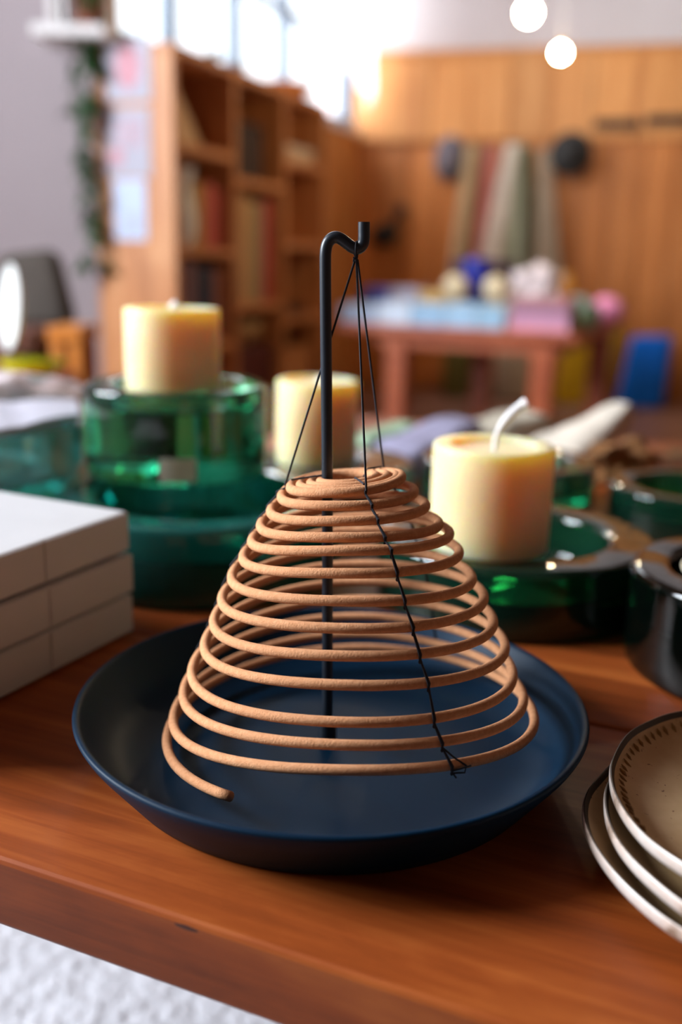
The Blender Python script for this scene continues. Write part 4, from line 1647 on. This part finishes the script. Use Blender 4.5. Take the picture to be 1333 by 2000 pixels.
M['cobalt'] = plain('cobalt_glaze', srgb(14, 34, 160), 0.25)
bt_thing('cylinder_vase', 'cobalt blue tall cylinder vase on the back table', 'vase', 925, 0.44,
         lambda b: lathe(b, rounded([(0, 0), (0.044, 0), (0.046, 0.225), (0.041, 0.225), (0.039, 0.01), (0, 0.01)], 0.003), 32), M['cobalt'], part='vase_body')
M['ivory'] = plain('ivory_wool', srgb(224, 208, 176), 0.9, 0.1, 40, 0.5, 200)
for lab, px, y, r, z in (('ivory wool ball left of the cobalt vase', 887, 0.32, 0.044, BZ + 0.076), ('ivory wool ball right of the cobalt vase', 966, 0.32, 0.044, BZ + 0.076),
                         ('cream wool ball in front of the white wrapping on the table', 1012, 0.285, 0.034, BZ + G)):
    bt_thing('wool_ball', lab, 'wool ball', px, y, lambda b, r=r: ball(b, (0, 0, r), r, 1, 1, 1, 3, amp=0.05, fr=9), M['ivory'], 'wool balls on the back table', part='wool', z=z + 0.004)


def wrap(b):
    ball(b, (0, 0, 0.1), 0.09, 0.95, 0.7, 1.05, 4, amp=0.5, fr=7)
    zm_ = min(v_.co.z for v_ in b.verts)
    for v_ in b.verts:
        v_.co.z -= zm_


bt_thing('paper_bundle', 'white crumpled wrapping bundle behind the mauve book', 'bundle', 1045, 0.44, wrap, plain('white_wrap', srgb(226, 214, 220), 0.8, 0.08, 20), part='wrapping')
bt_thing('squeeze_bottle', 'amber yellow bottle right of the white bundle on the back table', 'bottle', 1104, 0.54, lambda b: lathe(b, rounded([(0, 0), (0.032, 0), (0.032, 0.13), (0.014, 0.155), (0.014, 0.18), (0, 0.18)], 0.004), 24), plain('amber_plastic', srgb(232, 168, 60), 0.4), part='bottle_body')
for lab, px, y, r, k in (('sage green ceramic jar right of the mauve book', 1141, 0.17, 0.034, 1.75), ('aqua ceramic jar behind the sage green one', 1128, 0.36, 0.040, 2.6), ('teal green jar at the right side of the back table', 1153, 0.27, 0.034, 2.4)):
    c = {'s': (140, 172, 150), 'a': (160, 196, 192), 't': (110, 160, 140)}[lab[0]]
    bt_thing('ceramic_jar', lab, 'jar', px, y, lambda b, r=r, k=k: lathe(b, rounded([(0, 0), (r * 0.8, 0), (r, r * 0.6), (r * 0.95, r * (k - 0.3)), (r * 0.7, r * k), (r * 0.6, r * k - 0.002), (0, r * (k - 0.1))], 0.004), 28), plain('jar_glaze', srgb(*c), 0.35), 'ceramic jars on the back table', part='jar_body')
bt_thing('wool_skein', 'pink round wool skein at the right end of the back table', 'wool skein', 1186, 0.45, lambda b: ball(b, (0, 0, 0.054), 0.066, 0.95, 0.9, 0.80, 3, amp=0.1), plain('pink_wool', srgb(226, 140, 180), 0.9, 0.1, 40, 0.5, 200), part='wool')
bt_thing('wicker_basket', 'dark purple grey basket behind the cobalt vase', 'basket', 940, 0.68, lambda b: lathe(b, rounded([(0, 0), (0.10, 0), (0.13, 0.22), (0.12, 0.22), (0.095, 0.01), (0, 0.01)], 0.006), 32), plain('dark_wicker', srgb(84, 74, 92), 0.8, 0.25, 60, 0.5, 120), part='basket_body')

# ------------------------------------------------------------------ left side: armchair, oval dish, stool, lime bowl
ch = thing('upholstered_chair', 'dark grey upholstered chair by the white wall at the left', 'chair')
cY = 2.25
bm = BM()
c0 = [ay(px, py, cY) for px, py in ((-40, 640), (140, 640), (92, 484), (-30, 496))]
org = Vector((c0[0].x, cY, 0))
ch.location = org
fr = [q - org for q in c0]
v1 = [bm.verts.new((q.x, 0 if k < 2 else 0.05, q.z)) for k, q in enumerate(fr)]
v2 = [bm.verts.new((q.x, 0.09 if k < 2 else 0.12, q.z)) for k, q in enumerate(fr)]
bm.faces.new(v1); bm.faces.new(v2)
for k in range(4):
    bm.faces.new((v1[k], v1[(k + 1) % 4], v2[(k + 1) % 4], v2[k]))
bmesh.ops.bevel(bm, geom=bm.edges[:], offset=0.03, segments=4, affect='EDGES', profile=0.5)
new_obj('backrest', bm, M['cloth_grey'], ch)
xa, xb_ = fr[0].x, fr[1].x
bm = BM(); box(bm, xa, xb_, -0.20, 0.0, 0.30, 0.40, 0.03, 4)
new_obj('seat', bm, M['cloth_grey'], ch)
for x in (xa + 0.03, xb_ - 0.06):
    for y in (-0.18, -0.04):
        bm = BM(); box(bm, x, x + 0.03, y, y + 0.03, 0, 0.30, 0.003)
        new_obj('leg', bm, M['stool'], ch, smooth=False)

sY = 1.93
stp = ay(133, 636, sY)
so = thing('wooden_stool', 'honey wood stool with a square top in front of the grey chair', 'stool', (stp.x, sY, 0))
sz = stp.z
bm = BM(); box(bm, -0.034, 0.034, -0.03, 0.10, sz - 0.03, sz, 0.004)
new_obj('seat', bm, M['stool'], so, smooth=False)
for x in (-0.03, 0.006):
    for y in (-0.025, 0.065):
        bm = BM(); box(bm, x, x + 0.024, y, y + 0.03, 0, sz - 0.03, 0.003)
        new_obj('leg', bm, M['stool'], so, smooth=False)
# low sideboard carrying the white oval dish
lbY = 1.80
a, b = ay(-60, 700, lbY), ay(92, 700, lbY)
zt_ = ay(60, 652, lbY).z
sb = thing('low_cabinet', 'dark brown low cabinet at the left, behind the lime bowl', 'cabinet', (a.x, lbY, 0))
bm = BM(); box(bm, 0, b.x - a.x - 0.045, 0.10, 0.24, 0, zt_, 0.004)
M['darkwood'] = wood('dark_brown_wood', srgb(70, 36, 24), srgb(98, 54, 38), srgb(118, 70, 50), scale=(2, 10, 10), rough=0.45)
new_obj('cabinet_body', bm, M['darkwood'], sb, smooth=False)
bm = BM(); box(bm, 0.01, b.x - a.x - 0.055, 0.088, 0.10, 0.03, zt_ - 0.03, 0.003)
new_obj('door', bm, M['darkwood'], sb, smooth=False)
ov = thing('round_plate', 'white round plate standing on edge at the far left, seen nearly side on', 'plate')
pc = ay(31, 602, 1.72)
zn = Vector((-0.86, -0.50, 0.10)).normalized()
yn = (Vector((-0.14, 0, 1)) - zn * Vector((-0.14, 0, 1)).dot(zn)).normalized()
xn = yn.cross(zn)
ov.matrix_world = Matrix(((xn.x, yn.x, zn.x, pc.x), (xn.y, yn.y, zn.y, pc.y), (xn.z, yn.z, zn.z, pc.z), (0, 0, 0, 1)))
bm = BM()
lathe(bm, [(0, 0.0), (0.05, 0.0), (0.070, 0.008), (0.0735, 0.012), (0.070, 0.0115), (0.05, 0.004), (0, 0.004)], 48)
new_obj('plate_body', bm, M['white'], ov)
bm = BM()
for q in (-0.35, 0.35):
    p0 = Vector((0.074 * math.sin(q), -0.074 * math.cos(q), 0.004))
    tube(bm, [p0 + Vector((0, 0.006, 0.010)), p0, p0 + Vector((0, -0.012, -0.030)), p0 + Vector((0, 0.03, -0.036))], 0.0025, 8)
tube(bm, [Vector((-0.03, -0.0815, -0.03)), Vector((0.03, -0.0815, -0.03))], 0.0025, 8)
new_obj('stand', bm, M['rod'], ov)
ob_ = thing('display_bench', 'narrow dark bench at the far left under the white oval dish and lime bowl', 'bench')
bz = ay(60, 738, 1.68).z
bx0, bx1 = ay(-80, 700, 1.68).x, ay(122, 700, 1.68).x
ob_.location = (bx0, 1.58, 0)
bm = BM(); box(bm, 0, bx1 - bx0, 0, 0.20, bz - 0.03, bz, 0.003)
new_obj('bench_top', bm, M['backtable'], ob_, smooth=False)
for x in (0.01, bx1 - bx0 - 0.04):
    for y in (0.01, 0.16):
        bm = BM(); box(bm, x, x + 0.03, y, y + 0.03, 0, bz - 0.03, 0.003)
        new_obj('leg', bm, M['backtable'], ob_, smooth=False)
ov.location.z += 0
lb = thing('lime_bowl', 'shiny lime yellow shallow bowl at the left edge', 'bowl', (ay(64, 730, 1.68).x, 1.68, bz + G))
bm = BM()
lathe(bm, rounded([(0, 0), (0.03, 0), (0.052, 0.022), (0.056, 0.030), (0.052, 0.030), (0.03, 0.006), (0, 0.006)], 0.003), 40)
new_obj('bowl_body', bm, plain('lime_glaze', srgb(206, 214, 30), 0.15), lb)

# ------------------------------------------------------------------ light
W = bpy.data.worlds.new('sky')
S.world = W
W.use_nodes = True
bg_ = W.node_tree.nodes['Background']
bg_.inputs['Color'].default_value = (0.86, 0.93, 1.0, 1)
bg_.inputs['Strength'].default_value = 2.2


def area(name, s0, s1, z0, z1, power, col, MW, n):
    l = bpy.data.lights.new(name, 'AREA')
    l.shape = 'RECTANGLE'
    l.size, l.size_y = (s1 - s0), (z1 - z0)
    l.energy = power
    l.color = col
    o = bpy.data.objects.new(name, l)
    COL.objects.link(o)
    c = MW @ Vector(((s0 + s1) / 2, 0.20, (z0 + z1) / 2))
    z_ = -n                                   # the light shines along -Z
    y_ = Vector((0, 0, 1))
    x_ = y_.cross(z_)
    o.matrix_world = Matrix(((x_.x, y_.x, z_.x, c.x), (x_.y, y_.y, z_.y, c.y), (x_.z, y_.z, z_.z, c.z), (0, 0, 0, 1)))
    return o


area('daylight_big_window', s_w2a, s_w2b, S2, H2, 330, (0.86, 0.93, 1.0), FM, Vector((1, 0, 0)))
area('daylight_far_window', s_w1a, s_w1b, SILL, HEAD, 80, (0.9, 0.95, 1.0), WM, WN)



# ------------------------------------------------------------------ camera object and settings
cam = bpy.data.cameras.new('camera')
cam.sensor_fit = 'AUTO'
cam.sensor_width = 36.0
cam.lens = FPX / 2000 * 36.0
cam.clip_start = 0.02
co_ = bpy.data.objects.new('camera', cam)
COL.objects.link(co_)
B = -FW
co_.matrix_world = Matrix(((RT.x, UP.x, B.x, CAM.x), (RT.y, UP.y, B.y, CAM.y), (RT.z, UP.z, B.z, CAM.z), (0, 0, 0, 1)))
cam.dof.use_dof = True
cam.dof.focus_distance = FW.dot(Vector((0.0, 0.395, 0.47)) - CAM)
cam.dof.aperture_fstop = 3.4
S.camera = co_
S.view_settings.view_transform = 'Standard'
S.view_settings.look = 'None'
S.view_settings.exposure = 0.06
S.view_settings.gamma = 1.0
S.view_settings.use_curve_mapping = False
S.cycles.max_bounces = 14
S.cycles.transmission_bounces = 12
S.cycles.transparent_max_bounces = 12
S.cycles.sample_clamp_indirect = 6.0
S.cycles.blur_glossy = 0.5
S.cycles.use_denoising = True
